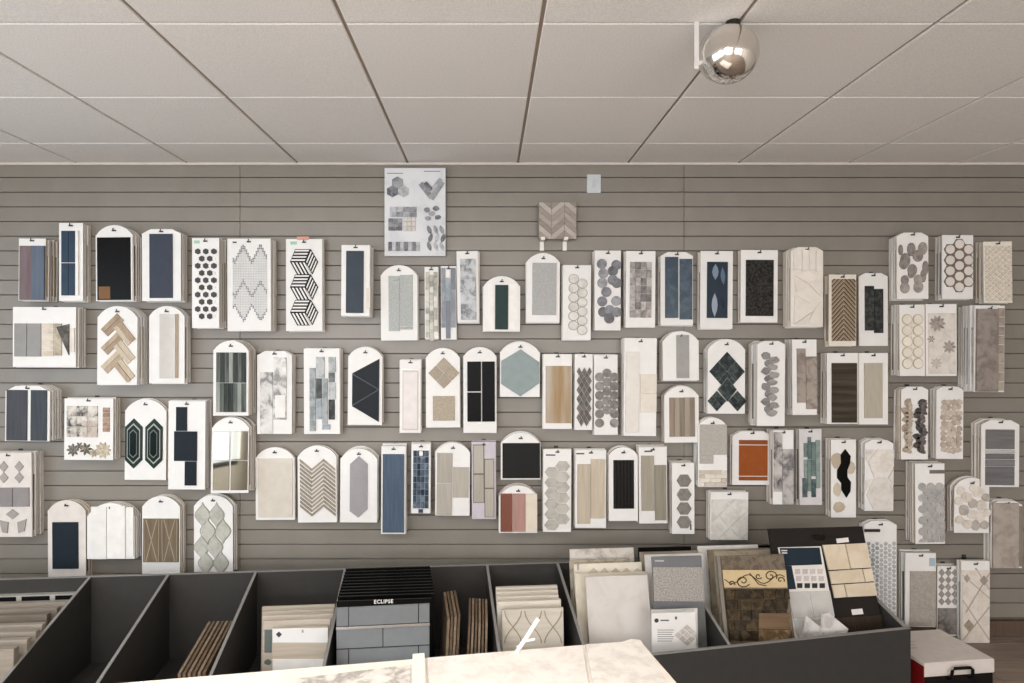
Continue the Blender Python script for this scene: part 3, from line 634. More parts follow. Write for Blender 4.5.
sample('arched board with black ribbed tile', 'arch', (609, 447, 638, 521), .08, rb)
sample('board with two offset olive-grey stone planks', 'rect', (639, 447, 667.5, 523.5), .07, q(641.5, 455.5, 654.3, 510.5, mat('w', '#9a9384', '#a7a091', .5)) + q(654.9, 465, 666.3, 520, mat('w', '#8d8677', '#9c9586', .5)), mark=[((645, 450.5, 653, 452), KTXT)])
sample('narrow board with four grey hexagons in a column', 'rect', (672, 463, 694.5, 534), .07, sum([hexh(684, yy, 7.5, 6, mat('m', '#8b8781', '#7a7670', .45, 3)) for yy in (480.5, 494.5, 508.4, 522)], []), mark=[((690, 524, 691.5, 530), KTXT)])
sample('arched board with grey square above cream bricks', 'arch', (698, 417.7, 727, 487), .08, q(699.5, 424.5, 726.5, 454.5, mat('s', '#aba69e', '#b5b0a8', .6)) + q(699.5, 455, 713, 463.5, mat('s', '#aba69e', '#b5b0a8', .6)) + bricks(699, 470, 726.5, 486.5, 4, 11, [CREAM, mat('p', '#cbbfb0', rough=.4)], .5))
sample('chamfered board with burnt orange tile crossed by two white lines', 'cham', (732, 431, 772, 485), 729.5, q(738.7, 440, 767, 444.3, ORANGE) + q(738.7, 445.3, 767, 475.6, ORANGE) + q(738.7, 476.6, 767, 480.2, ORANGE))
sample('narrow board with smoky watercolour marble strips', 'rect', (772.8, 430, 793.5, 504.5), .085, q(773.5, 432, 781.8, 491.5, mat('m', '#cac4c0', '#4d4b4d', .3, 1.1)) + q(782.3, 449, 793, 504, mat('m', '#c3bdb9', '#6b686a', .3, 1.1)))
tl = q(804, 443, 807.4, 457, TEAL) + q(807.8, 437, 811, 459, mat('m', '#5a6a68', '#7b8a87', .25, 2)) + q(811.4, 442, 815.4, 476, TEAL) + q(815.8, 440, 820, 488, TEAL2) + q(804, 459.5, 807, 477.5, TEAL2) + q(802.5, 478, 807, 497, mat('m', '#4d5a5a', '#7e8c8a', .25, 2)) + q(807.4, 459.5, 811, 491, TEAL) + q(811.4, 479, 815.5, 497, mat('m', '#3f4c4e', '#6e7c7b', .25, 2))
sample('narrow board with sea-green glass patchwork mosaic', 'rect', (799.5, 429, 822, 505), 796, tl, board=mat('p', '#dcd8d8', rough=.45))
sample('board with black wavy hexagon tiles over beige ones', 'rect', (831, 439.5, 856, 517.6), 825, blob(836.5, 460, 6, 9, mat('p', '#b9ab98', rough=.4), .003) + blob(850, 468, 5, 7, mat('p', '#c5b9a7', rough=.4), .003) + blob(839, 507, 7, 6, mat('m', '#cdbfa9', '#b7a992', .4), .003) + blob(837, 490, 4.5, 7, mat('p', '#cdc1af', rough=.4), .003) + pg([(845, 449), (850.2, 456), (849.6, 463), (846.8, 470), (847, 477), (850.5, 482), (850, 491), (846, 497.5), (841.2, 490), (841, 483), (836.8, 478), (837, 470), (840.6, 463), (840.2, 455)], BLACK))
sample('chamfered board with large white marble hexagons', 'cham', (864.5, 440, 893, 511), 858, sum([pg(p_, mat('m', '#e4ded7', '#d3cbc1', .35, 1.5), t_) for p_, t_ in (([(867, 462), (876, 449.5), (892.6, 449.5), (892.6, 466), (887, 477), (873, 477)], .009), ([(873, 478.5), (887, 478.5), (892.6, 489), (892.6, 510), (873, 510), (866, 495)], .007), ([(865, 449.5), (874, 449.5), (865.5, 461)], .006), ([(865.3, 480), (871, 479.5), (865.3, 491)], .006), ([(888, 477.6), (892.7, 469), (892.7, 486)], .006))], []))
sample('squarish board with white marble tile scored by crossing lines', 'rect', (710, 492, 748, 540), .07,
       cut(sum([dia(729 + (i - j) * 11.5, 516 + (i + j) * 11.5, 11, 11, mat('m', '#dedad4', '#c9c4bc', .35, 2), .005) for i in (-2, -1, 0, 1, 2) for j in (-2, -1, 0, 1, 2)], []), 711, 499, 747.5, 539.5))
lf = []
random.seed(5)
for k in range(12):
    yy = 402 + k * 4.3
    lf += leaf(906 + random.uniform(-1.5, 3), yy, 4.6, 3.2, random.random() * 3, mat('m', '#b3a493', '#94857a', .4, 3)) + leaf(919.5 + random.uniform(-3, 3.5), yy, 4.8, 3.2, random.random() * 3, mat('m', '#5d5654', '#3f3a3a', .4, 3), .007) + leaf(922.5 + random.uniform(-1.5, 1.5), yy + 2, 3.6, 2.2, random.random() * 3, mat('m', '#78706d', '#57504f', .4, 3), .009) + leaf(909.5 + random.uniform(-1, 1), yy + 2, 3.2, 2, random.random() * 3, mat('m', '#c3b6a6', '#a6988b', .4, 3), .008)
sample('chamfered board with beige and dark leaf mosaic columns', 'cham', (901, 386.6, 928, 459.5), 893, lf)
lf = []
for r in range(10):
    for c in range(4): lf += blob(943 + c * 5 + random.uniform(-.8, .8), 402 + r * 5.3 + random.uniform(-.8, .8), 3.3, 3.2, pick([mat('m', '#c0b2a4', '#a5978a', .4, 3), mat('m', '#cdc0b2', '#b2a497', .4, 3)]), .004 + random.random() * .003, 7)
sample('board with jumbled beige pebble mosaic', 'cham', (936, 386.6, 963, 459), 929.5, lf)
bs = q(985, 429.5, 1013.5, 449, mat('h', '#6a6867', '#7a7877', .4)) + q(985, 450, 1013.5, 453, LG, .009) + q(985, 453.6, 1013.5, 459, mat('h', '#6a6867', '#7a7877', .4)) + q(985, 459.6, 1013.5, 466, mat('h', '#757374', '#878586', .4), .009) + q(985, 466.6, 1013.5, 485, mat('h', '#686668', '#777577', .4))
sample('chamfered board with banded slate-grey tile at right edge', 'cham', (981, 420, 1019, 487), 971, bs)
sample('board with grey penny discs under a dark clip', 'rect', (915.5, 463.5, 945, 544), 905, cut(hexfield(918, 481, 944, 541, 4.3, 5.6, [mat('m', '#b1aeab', '#9f9d9a', .4, 3), mat('m', '#bab7b4', '#a5a29f', .4, 3)], .8, lambda x, y_, rx, ry, m: disc(x, y_ , 4.0, m)), 917, 480, 944.5, 542) + q(930, 470, 945, 473.5, mat('p', '#77706a', rough=.5), .004, 'clip_strap'))
lf = []
for (x, yy, r_) in ((960, 490, 4), (966, 497, 5), (972, 488, 3.5), (978, 492, 5.5), (985, 497, 4), (958, 501, 4), (981, 505, 5), (972, 503, 4.5), (963, 510, 5), (987, 512, 3.5), (972, 514, 4.5), (980, 516, 4.5), (959, 520, 4), (967, 524, 4.5), (975, 525, 4.5), (984, 525, 4)):
    lf += blob(x, yy, r_ * 1.15, r_ * 1.15, pick([mat('m', '#e0d8ce', '#cfc5b9', .4, 3), mat('m', '#dcd3c8', '#c6bbae', .4, 3), mat('m', '#bdb5ad', '#a69e96', .4, 3)]), .004 + random.random() * .004)
sample('arched board with chunky white and beige pebble tiles', 'arch', (954, 477.5, 989, 533), 946, lf)
sample('board covered by beige stone slab below the banded slate tile', 'cham', (991, 501, 1022, 568), 983, q(991.5, 503, 1017, 567.5, mat('m', '#b5aaa0', '#9d9288', .5, 1.2), .012) + q(1017.5, 506, 1021.5, 566, mat('p', '#8b8076', rough=.5), .007))
sample('low board with pale grey glitter tile', 'rect', (905, 553, 935.5, 627), 898, q(909.5, 571, 935, 625.5, mat('s', '#a29b92', '#b2aba2', .45, .8)) + q(929, 558, 934.5, 566, mat('p', '#a7b6c0', rough=.4), .003, 'sticker'))
ck = sum([dia(941 + 6.6 * i, 572.5 + 7.2 * j, 3.1, 3.7, mat('p', '#9d9691', rough=.4)) for i in range(3) for j in range(5)], [])
sample('low narrow board with grey diamonds above dark marble', 'rect', (937, 566, 959, 636), 931, ck + q(937.5, 608, 958.5, 634, mat('m', '#8b8580', '#514c4b', .4, 1.6)))
ml = []
V_ = mat('p', '#b9aea2', rough=.5)
for a, b, c_, e_ in ((962, 575, 989, 598), (989, 572, 965, 612), (962, 600, 989, 640), (975, 568, 989, 590), (962, 640, 989, 606)): ml += bar(a, b, c_, e_, 1.0, V_, .0075, 'inlay_strip')
ml += dia(983, 580, 4, 5, mat('m', '#a59b91', '#8c8278', .4, 3), .009) + dia(968, 625, 5, 6, mat('m', '#a99d8a', '#8c8170', .4, 3), .009) + dia(966, 578, 3, 4, mat('m', '#b2a89d', '#958b81', .4, 3), .009)
sample('low white board with marble diamond and ribbon inlay', 'rect', (961, 561, 989.5, 643), 949.5, back=1, wallgap=.064, tiles= q(961.5, 570, 989, 642, mat('m', '#e0d8cf', '#d2c9be', .4, 2), .005, 'marble_bed') + ml)
pb = []
for i in range(7):
    for j in range(17): pb += blob(868.5 + i * 4.2, 543.5 + j * 4.6 + (i % 2) * 2.3, 2.0, 2.2, pick([mat('m', '#a9acb0', '#8f9397', .4, 3), mat('m', '#b5b7b9', '#9fa2a5', .4, 3)] if i < 3 else [mat('m', '#c0c0c0', '#aeb0b2', .4, 3)]), .004, 7)
sample('tall board with pale blue-grey pebble mosaic behind the black display', 'cham', (864, 521, 896.5, 622), 858.5, pb + q(864, 529, 879, 531.5, mat('p', '#3a3634', rough=.5), .01, 'clip_strap'))

# ---- poster board, chevron sample and switch plate high on the wall
def flatroot(name, rc, t, th, m, label, cat, bev=.001):
    x0, y0, x1, y1 = rc; d = D - t; k = d / F; cx = (x0 + x1) / 2
    r = empty(name, P(cx, y1, d), label, cat)
    w_ = (x1 - x0) * k; h_ = (y1 - y0) * k
    vv, ff = prism_vf([(-w_ / 2, 0), (w_ / 2, 0), (w_ / 2, h_), (-w_ / 2, h_)], th, 0, bev)
    mesh_obj('panel', vv, ff, m, r)
    def put(items):
        for nm, poly, m_, t_ in items:
            vv, ff = prism_vf([((p[0] - cx) * k, (y1 - p[1]) * k) for p in poly], 0, -t_, .0005); mesh_obj(nm, vv, ff, m_, r)
    return r, put
PW = mat('m', '#e2e3e5', '#d2d3d6', .3, .5)
r, put = flatroot('mosaic_display_board', (384.5, 168, 445.5, 256), .035, .012, PW, 'large white board with grey marble mosaic samples near the ceiling', 'display board')
G1 = mat('m', '#a5a6aa', '#77787d', .35, 3); G2 = mat('m', '#8a8b90', '#5a5b61', .35, 3); G3 = mat('m', '#c3c4c7', '#9b9ca1', .35, 3)
it = hexv(397.5, 182.5, 5.3, 5.8, G1) + hexv(392.5, 191.5, 5.3, 5.8, G2) + hexv(403.3, 191.5, 5.3, 5.8, G3)
it += bar(420.5, 183.5, 431.5, 197.5, 5.2, G1) + bar(431, 199, 442.5, 182, 5.2, G1, .007) + bar(425, 183, 431.5, 190, 4, G2, .0085) + bar(431.5, 190.5, 441, 179, 3.6, G3, .0085)
it += grid(390, 207, 417, 217.5, 4, 2, [G1, G3], .4) + grid(388.5, 218.5, 402.5, 231, 3, 3, [G2, G1], .3) + grid(403.5, 217.5, 415.8, 231.5, 3, 3, mat('p', '#d0cbc6', rough=.4), .4, .008)
for (x, yy) in ((427, 210), (436, 208.5), (428, 218.5), (438, 217.5), (432, 213.5)): it += blob(x, yy, 3.4, 2.6, pick([G1, G2]), .005)
for k in range(4): it += q(388.5 + k * 8, 242, 391.8 + k * 8, 251, G2) + q(392.2 + k * 8, 242, 396 + k * 8, 251, G3)
for x in (430.5, 437, 443):
    for k in range(3): it += leaf(x - (0 if k % 2 else 1.2), 230 + k * 8.2, 5, 2.2, 1.57 + (.35 if k % 2 else -.35), pick([G2, G1, G3]))
it += q(387, 173, 403, 173.6, KTXT, .001, 'printed_line') + q(424, 171, 440, 171.6, KTXT, .001, 'printed_line')
put(it)
r, put = flatroot('chevron_tile', (538.5, 202, 576.6, 239.5), .05, .012, mat('p', '#8a7d70', rough=.6), 'beige marble chevron tile resting on two white clips', 'tile')
CV = [mat('h', '#a29990', '#aca39a', .5), mat('h', '#93897f', '#9d938a', .5), mat('h', '#b0a79f', '#bab1a9', .5), mat('h', '#9a9087', '#a59b92', .5)]
ci = []
for k in range(10): ci += chev(539, 577.5, 3, 186 + k * 6.4, 186.5 + k * 6.4, 99, 6.2, 10.5, CV[k % 4], -1, .004)
put(cut(ci, 539, 202.4, 576.2, 239))
for x, wch in ((541.8, 'left'), (564.6, 'right')):
    p_ = P(x, 251, D - .001)
    c_ = empty('shelf_clip', p_, '%s white clip under the beige chevron tile' % wch, 'clip', 'clips under the chevron tile')
    box('clip_plate', (-.011, -.006, 0), (.011, 0, .05), W1, c_, c=.001); box('ledge', (-.011, -.075, .05), (.011, 0, .0555), W1, c_, c=.001); box('lip', (-.011, -.075, .0555), (.011, -.071, .066), W1, c_)
r, put = flatroot('wall_plate', (587, 174.5, 600.8, 193), .008, .007, mat('p', '#c9ccd0', rough=.4), 'small blank white wall plate high on the slats', 'wall plate')
put(q(592.5, 180.5, 595.3, 187, mat('p', '#c2c5c9', rough=.4), .002, 'blank_insert'))

# ------------------------------------------------------------------ display bin under the wall
TH = math.atan(.0868); CT, ST = math.cos(TH), math.sin(TH); BY = 3.366
BINM = mat('p', '#3d3b39', rough=.45, vary=.04); BEDGE = mat('p', '#8b8985', rough=.45)
ZB = EYE - 1.174
def Lw(u): return .56 + (1.92 - u) * .075
def zf(w_): return ZB - .262 * w_
binr = empty('display_bin', (0, BY, 0), 'long dark grey divided floor bin full of tile samples below the slat wall', 'bin', rot=(0, 0, TH))
U0, U1 = -2.95, 1.885
box('back_panel', (U0, 0, 0), (U1, .018, ZB), BINM, binr, c=.001)
box('edge_strip', (U0, 0, ZB), (U1, .018, ZB + .002), BEDGE, binr)
box('base_panel', (U0, -.55, .02), (U1, 0, .038), BINM, binr)
def wedge(name, u, th, L, parent):
    pts = [(-.001, ZB), (-L, zf(L)), (-L, .0), (-.001, .0)]
    v = [(u, a, b) for a, b in pts] + [(u + th, a, b) for a, b in pts]
    f = [(0, 1, 2, 3), (7, 6, 5, 4)] + [(i, 4 + i, 4 + (i + 1) % 4, (i + 1) % 4) for i in range(4)]
    o = mesh_obj(name, v, f, BINM, parent)
    e = [(-.001, ZB), (-L, zf(L))]
    v = [(u - .0005, e[0][0], e[0][1] - .001), (u + th + .0005, e[0][0], e[0][1] - .001), (u + th + .0005, e[1][0], e[1][1] - .001), (u - .0005, e[1][0], e[1][1] - .001)]
    v += [(a, b, c + .004) for a, b, c in v]
    f = [(3, 2, 1, 0), (4, 5, 6, 7), (0, 1, 5, 4), (1, 2, 6, 5), (2, 3, 7, 6), (3, 0, 4, 7)]
    mesh_obj('edge_strip', v, f, BEDGE, o)
for u in (-1.985, -1.612, -1.186, -.742, -.013, .358, 1.0): wedge('divider', u, .012, Lw(u) - .004, binr)
wedge('side_panel', U1 - .018, .018, Lw(U1) - .002, binr); wedge('side_panel', U0, .018, Lw(U0) - .002, binr)
a, b = Lw(U0), Lw(U1)
v = [(U0, -a, 0), (U1, -b, 0), (U1, -b, zf(b) + .003), (U0, -a, zf(a) + .003)]; v += [(x, y_ - .018, z) for x, y_, z in v]
mesh_obj('front_panel', v, [(3, 2, 1, 0), (4, 5, 6, 7), (0, 1, 5, 4), (1, 2, 6, 5), (2, 3, 7, 6), (3, 0, 4, 7)], BINM, binr)
v = [(U0, -a - .019, zf(a) + .003), (U1 + .001, -b - .019, zf(b) + .003), (U1 + .001, -b + .001, zf(b) + .003), (U0, -a + .001, zf(a) + .003)]; v += [(x, y_, z + .002) for x, y_, z in v]
mesh_obj('edge_strip', v, [(3, 2, 1, 0), (4, 5, 6, 7), (0, 1, 5, 4), (1, 2, 6, 5), (2, 3, 7, 6), (3, 0, 4, 7)], BEDGE, binr)
def on_w(px, py, w_):
    """photo pixel -> bin coordinates (u, z) and distance on the upright plane w_ metres in front of the bin's back"""
    rx, rz = (px - VX) / F, (VY - py) / F
    t = (BY * CT - w_) / (CT - rx * ST)
    return t * rx * CT + (t - BY) * ST, EYE + t * rz, t
def Bw(u, w_, z): return Vector((u * CT + w_ * ST, BY + u * ST - w_ * CT, z))
# slotted rail at the back of the left compartment
u0, z0, _ = on_w(-20, 603, .03); u1, z1, _ = on_w(74, 597, .03)
rl_ = box('slotted_rail', (-2.93, -.03, z0 - .004), (-1.99, -.0005, z0 + .03), mat('p', '#a8a49d', rough=.5), binr)
for k in range(6):
    a_ = -2.9 + k * .155; box('slot', (a_, -.0308, z0 + .003), (a_ + .13, -.0298, z0 + .024), mat('p', '#0d0c0c', rough=.8), rl_)

class Lean:
    """a board standing in the bin and leaning back: px gives its top edge, w_ its distance from the bin's back"""
    def __init__(s, name, label, cat, x0, x1, ytop, w_, lean, th, m, group=None, zb=.04, bev=.0012):
        zb += th * abs(lean) / .45 + .002
        xm = (x0 + x1) / 2
        u0, zt, t = on_w(x0, ytop, w_); u1, _, _ = on_w(x1, ytop, w_); _, zt, _ = on_w(xm, ytop, w_)
        H = math.hypot(zt - zb, lean); al = -math.atan2(lean, zt - zb)
        base = Bw((u0 + u1) / 2, w_ + lean, zb)
        s.r = empty(name, base, label, cat, group, (al, 0, TH))
        s.M = Matrix.Translation(base) @ Matrix.Rotation(TH, 4, 'Z') @ Matrix.Rotation(al, 4, 'X'); s.I = s.M.inverted()
        hw = (u1 - u0) / 2
        v, f = prism_vf([(-hw, 0), (hw, 0), (hw, H), (-hw, H)], th, 0, bev)
        mesh_obj('board', v, f, m, s.r); s.hw, s.H = hw, H
    def loc(s, p):
        o = s.I @ Vector((0, 0, EYE)); d = s.I.to_3x3() @ Vector(((p[0] - VX) / F, 1, (VY - p[1]) / F))
        t = -o.y / d.y; q_ = o + d * t
        return (max(-s.hw, min(s.hw, q_.x)), max(0, min(s.H, q_.z)))
    def put(s, items, bev=.0006):
        for nm, poly, m, th in items:
            pts = [s.loc(p) for p in poly]
            if abs(area2(pts)) < 1e-7: continue
            v, f = prism_vf(pts, 0, -th, bev); mesh_obj(nm, v, f, m, s.r)
        return s
# left compartment: cream slabs
cm = [mat('h', '#978d80', '#a59b8e', .5), mat('h', '#6f6458', '#7d7266', .5), mat('h', '#8b8174', '#9a9083', .5)]
for i, (w_, yt, x1) in enumerate(((.10, 605, 66), (.19, 611, 57), (.27, 617, 47), (.36, 627, 42), (.43, 634, 36), (.50, 642, 27), (.58, 651, 14))):
    Lean('stone_slab', 'beige stone slab in the leftmost bin compartment, %s from the front' % ('seventh', 'sixth', 'fifth', 'fourth', 'third', 'second', 'first')[i], 'slab', -95, x1, yt, w_, .015, .03, cm[(0, 2, 1, 0, 2, 0, 2)[i]], 'beige slabs in the leftmost compartment', bev=.002)
# brown edge-on boards
BRN = [mat('h', '#756453', '#8c7a67', .6), mat('h', '#5b4b3b', '#705f4e', .6)]
ORD = ('first', 'second', 'third', 'fourth', 'fifth', 'sixth')
for i in range(6):
    u = -1.318 + i * .0195
    o = empty('brown_board', Bw(u, .45, .0395), 'thin brown board edge-on in the third bin compartment, %s from the left' % ORD[i], 'board', 'brown edge-on boards in the third compartment', (0, 0, TH))
    pts = [(.17, 0), (-.19, 0), (-.19, .245), (.17, .3)]
    v = [(0, a, b) for a, b in pts] + [(.011, a, b) for a, b in pts]
    mesh_obj('board', v, [(0, 1, 2, 3), (7, 6, 5, 4)] + [(k, 4 + k, 4 + (k + 1) % 4, (k + 1) % 4) for k in range(4)], BRN[i % 2], o)
def plate(label, group, A, wA, B, wB, C, wC, th, m):
    ua, za, _ = on_w(*A, wA); ub, zb_, _ = on_w(*B, wB); uc, _, _ = on_w(*C, wC); zc = .04
    pa, pb, pc = Bw(ua, wA, za), Bw(ub, wB, zb_), Bw(uc, wC, zc); pd = Bw(ua + (uc - ub), wA, zc)
    base = (pc + pd) / 2
    o = empty('brown_board', base, label, 'board', group)
    off = Vector((th, 0, 0)); v = [tuple(p - base) for p in (pa, pb, pc, pd)] + [tuple(p + off - base) for p in (pa, pb, pc, pd)]
    mesh_obj('board', v, [(0, 1, 2, 3), (7, 6, 5, 4)] + [(k, 4 + k, 4 + (k + 1) % 4, (k + 1) % 4) for k in range(4)], m, o)
for i in range(4): plate('brown board in the bent bundle beside the black boards, %s from left' % ORD[i], 'bent bundle of brown boards', (443.5 + 3.4 * i, 592 - .5 * i), .22, (447.5 + 3.5 * i, 619 - 1.5 * i), .42, (443.5 + 3.4 * i, 650), .50, .011, BRN[i % 2])
for i in range(6): plate('brown board in the upright bundle left of a divider, %s from left' % ORD[i], 'upright bundle of brown boards', (469 + 3.2 * i, 598 + .2 * i), .24, (468.5 + 3.4 * i, 622), .42, (464.5 + 3.9 * i, 648), .50, .010, BRN[(i + 1) % 2])
# beige samples with printed card
for i, (x0, x1, yt, w_) in enumerate(((262, 334.5, 606, .20), (262.3, 334, 610.5, .25), (262.6, 333, 615, .30), (263, 330.6, 620, .35))):
    s = Lean('beige_sample_board', 'beige sample board behind the printed card, %s from the back' % ('first', 'second', 'third', 'fourth')[i], 'sample board', x0, x1, yt, w_, .03, .016, mat('h', '#bdb1a2', '#cbc0b2', .5), 'beige boards behind the printed card')
    if i == 3: s.put(q(264.5, 629.5, 272, 652.5, mat('p', '#67706d', rough=.4), .003, 'swatch') + blob(268, 662, 4, 3, mat('p', '#67706d', rough=.4), .003))
s = Lean('printed_sample_card', 'white and beige sample card with small grey diamond logo', 'sample card', 272.5, 328.5, 627.5, .40, .03, .012, mat('h', '#b3a695', '#c0b4a4', .5))
s.put(q(272.6, 628, 328, 642.5, WHITE, .002, 'printed_band') + dia(279, 634.3, 3.1, 3.1, DK, .0028) + q(301.8, 629.5, 303.6, 632.5, GREY, .0028, 'printed_mark') + q(272.6, 659, 328, 674, W1, .003))
# black brick boards
BK = mat('p', '#0c0b0b', rough=.25)
for i in range(10):
    Lean('black_sample_board', 'glossy black board, %s behind the grey brick board' % ('tenth', 'ninth', 'eighth', 'seventh', 'sixth', 'fifth', 'fourth', 'third', 'second', 'first')[i], 'sample board', 345.6 - .88 * i, 430 + .55 * i, 567.8 + 3.05 * i, .075 + .036 * i, .05, .016, BK, 'black boards behind the brick board')
s = Lean('brick_sample_board', 'black board with grey subway brick tiles and white lettering', 'sample board', 336.6, 431.5, 600, .462, .05, .014, BK)
BRK = mat('p', '#818486', rough=.3, vary=.04)
def brow(y0l, y1l, sp):
    out = []; xs = [336.3] + sp + [429.8]
    for a_, b_ in zip(xs[:-1], xs[1:]):
        sl = -4.5 / 94
        out += pg([(a_ + .4, y0l + (a_ - 336) * sl), (b_ - .4, y0l + (b_ - 336) * sl), (b_ - .4, y1l + (b_ - 336) * sl), (a_ + .4, y1l + (a_ - 336) * sl)], BRK, .006, 'brick_tile')
    return out
s.put(brow(607.5, 626.2, [348.7, 418.5]) + brow(630, 648.5, [383]) + brow(649.6, 668, [348.7, 418.5]))
sl = -4.5 / 94
s.put(pg([(336.3, 626.8), (429.8, 622.3), (429.8, 625), (336.3, 629.5)], mat('p', '#d0cfcb', rough=.15, metal=.8), .008, 'trim_strip'))
fc = bpy.data.curves.new('lettering', 'FONT'); fc.body = 'ECLIPSE'; fc.size = .03; fc.extrude = .0006; fc.align_x = 'CENTER'; fc.align_y = 'CENTER'; fc.resolution_u = 2; fc.space_character = 1.12; fc.offset = .0008
fo = bpy.data.objects.new('tmp', fc); COL.objects.link(fo); bpy.context.view_layer.update()
me = bpy.data.meshes.new_from_object(fo.evaluated_get(bpy.context.evaluated_depsgraph_get())); bpy.data.objects.remove(fo)
me.materials.clear(); me.materials.append(mat('p', '#e8e6e2', rough=.5))
xs_ = [v_.co.x for v_ in me.vertices]; wd = max(xs_) - min(xs_)
lx, lz = s.loc((383.5, 601.6)); a_, _ = s.loc((374, 602)); b_, _ = s.loc((393, 602))
lo = inst('lettering', me, s.r, (lx, -.0016, lz)); lo.rotation_euler = (PI / 2, 0, 0); k_ = (b_ - a_) / wd; lo.scale = (k_, k_, k_)
# cream scalloped tiles
for i, (x0, x1, yt, w_) in enumerate(((496, 557.5, 587, .22), (496.3, 558, 591, .26), (496.6, 558.5, 596, .31), (497, 561, 601, .36))):
    Lean('cream_tile_board', 'cream tile board behind the scallop tile, %s from the back' % ('first', 'second', 'third', 'fourth')[i], 'tile', x0, x1, yt, w_, .02, .022, mat('h', '#d3cabb', '#dfd7ca', .5), 'cream boards behind the scallop tile')
s = Lean('scallop_tile', 'cream tile with curved interlaced outline relief', 'tile', 502, 563.3, 609, .42, .03, .016, mat('h', '#cfc6b7', '#dad2c4', .45))
cv_ = []
for x in (513, 533, 553):
    for sg in (-1, 1):
        for k in range(6):
            f = lambda t: (x + sg * 8.5 * math.cos(PI * t), 611 + 32 * t)
            a_, b_ = f(k / 6), f((k + 1) / 6); cv_ += bar(*a_, *b_, 1.1, mat('p', '#a1947f', rough=.5), .003, 'outline_strip')
s.put(cv_)
# large white boards
CR = mat('p', '#ded6c6', rough=.5); 
Lean('marble_board', 'grey-white marble board, tallest of the large white boards', 'sample board', 569.8, 633.5, 548.5, .10, .10, .014, mat('m', '#d6cfc6', '#a39b92', .4, 1.2))
Lean('ridged_board', 'mottled narrow-edged board at the left of the large white boards', 'sample board', 569.6, 630, 559.5, .15, .10, .012, mat('m', '#b6ac9a', '#8d8678', .5, 3))
s = Lean('cream_board', 'tall cream board with zigzag border and grey corner mark', 'sample board', 573.8, 641.5, 563, .20, .12, .012, CR)
s.put(sum([tri((588 + 11 * k, 573), (593.5 + 11 * k, 567.5), (599 + 11 * k, 573), mat('m', '#c9c0b0', '#b5ac9d', .4), .003) for k in range(5)], []) + q(577, 563.6, 579, 570, GREY, .002, 'printed_mark'))
Lean('cream_board', 'cream board directly behind the plain pale grey panel', 'sample board', 574.6, 646.5, 572.5, .255, .12, .010, mat('p', '#d9d0bd', rough=.5))
Lean('pale_board', 'plain pale grey panel in front of the cream boards', 'sample board', 585.3, 647.5, 575.8, .32, .13, .012, mat('m', '#dad4ce', '#d0c9c2', .45, .7))
# granite board and cards
Lean('black_slab', 'thin black slab behind the granite board', 'slab', 638.5, 691, 547, .09, .10, .012, BK)
Lean('beige_slab', 'greige slab between the black slab and the granite board', 'slab', 640, 698, 551.5, .14, .10, .014, mat('m', '#a89d8e', '#8f8577', .5))
Lean('white_slab', 'white slab just behind the granite board', 'slab', 645, 704.5, 554, .19, .10, .014, W1)
s = Lean('granite_board', 'grey framed board with speckled granite panel', 'sample board', 652, 701.5, 556.5, .36, .085, .012, mat('p', '#77777a', rough=.4))
s.put(q(653, 567, 708.5, 601, mat('s', '#8d8882', '#afaaa4', .4, 1.2), .004, 'granite_panel') + q(652, 608, 716, 660, mat('m', '#7b7b77', '#6a6a67', .5), .003, 'lower_panel') + q(655, 560, 664, 561.6, LG, .002, 'printed_mark'))
for i in range(3):
    s = Lean('printed_card', ('small white card with round logo and text at the bin front', 'small white card second from the bin front', 'small white card third from the bin front')[2 - i], 'card', 651.5, 697.5 - i, 609.3 + 1.7 * i, .455 + .03 * i, .02, .006, WHITE, 'small white printed cards')
tl = disc(656.5, 620.5, 2.2, mat('p', '#4a4744', rough=.6), .001) + q(660.5, 619.7, 669, 620.9, KTXT, .001, 'printed_line') + q(675, 616.5, 677, 619.5, KTXT, .001, 'printed_mark')
for k in range(6): tl += q(657.5, 629.5 + k * 2.2, 674 - (k % 3), 630.4 + k * 2.2, mat('p', '#a09a96', rough=.6), .001, 'printed_line')
tl += sum([dia(687 + (i_ - j_) * 4.4, 635 + (i_ + j_) * 3.6, 4, 3.3, mat('m', '#cdc5bd', '#b3aaa2', .4, 3), .002) for i_ in (-1, 0, 1) for j_ in (-1, 0, 1)], [])
s.put(tl)
# ornate brown board group
Lean('white_slab', 'long white slab behind the brown scroll board', 'slab', 698, 758, 545.5, .12, .10, .014, W1)
Lean('black_slab', 'black slab edge between the white slab and the black tile display', 'slab', 757, 771, 545.5, .06, .05, .012, BK)
Lean('olive_slab', 'greige stone slab behind the brown scroll board', 'slab', 708, 770, 549, .18, .10, .014, mat('m', '#a2967f', '#857a66', .5, 2))
Lean('cream_slab', 'cream slab touching the brown scroll board from behind', 'slab', 714.5, 776, 551, .235, .10, .014, mat('m', '#c4b8a5', '#a89c89', .5, 2))
s = Lean('scroll_tile_board', 'brown stone board with cream scrollwork border tile', 'sample board', 720.5, 783.5, 555, .402, .155, .014, mat('m', '#7d7162', '#5f5447', .5, 3))
DB = mat('m', '#241d17', '#574a38', .35, 4); DB2 = mat('m', '#2b241b', '#4b4031', .35, 4)
it = q(722, 570, 787, 587.5, mat('p', '#cbb68f', rough=.45), .004, 'border_tile')
SCR = mat('p', '#4d3d2b', rough=.5)
def spiral(cx_, cy_, r0, turns, sg, m):
    out = []; n = 14; pv = None
    for k in range(n + 1):
        t = k / n; a_ = sg * turns * 2 * PI * t + .5; r_ = r0 * (1 - .85 * t); p_ = (cx_ + r_ * math.cos(a_) * 1.15, cy_ + r_ * math.sin(a_))
        if pv: out += bar(*pv, *p_, 1.1, m, .006, 'scroll')
        pv = p_
    return out
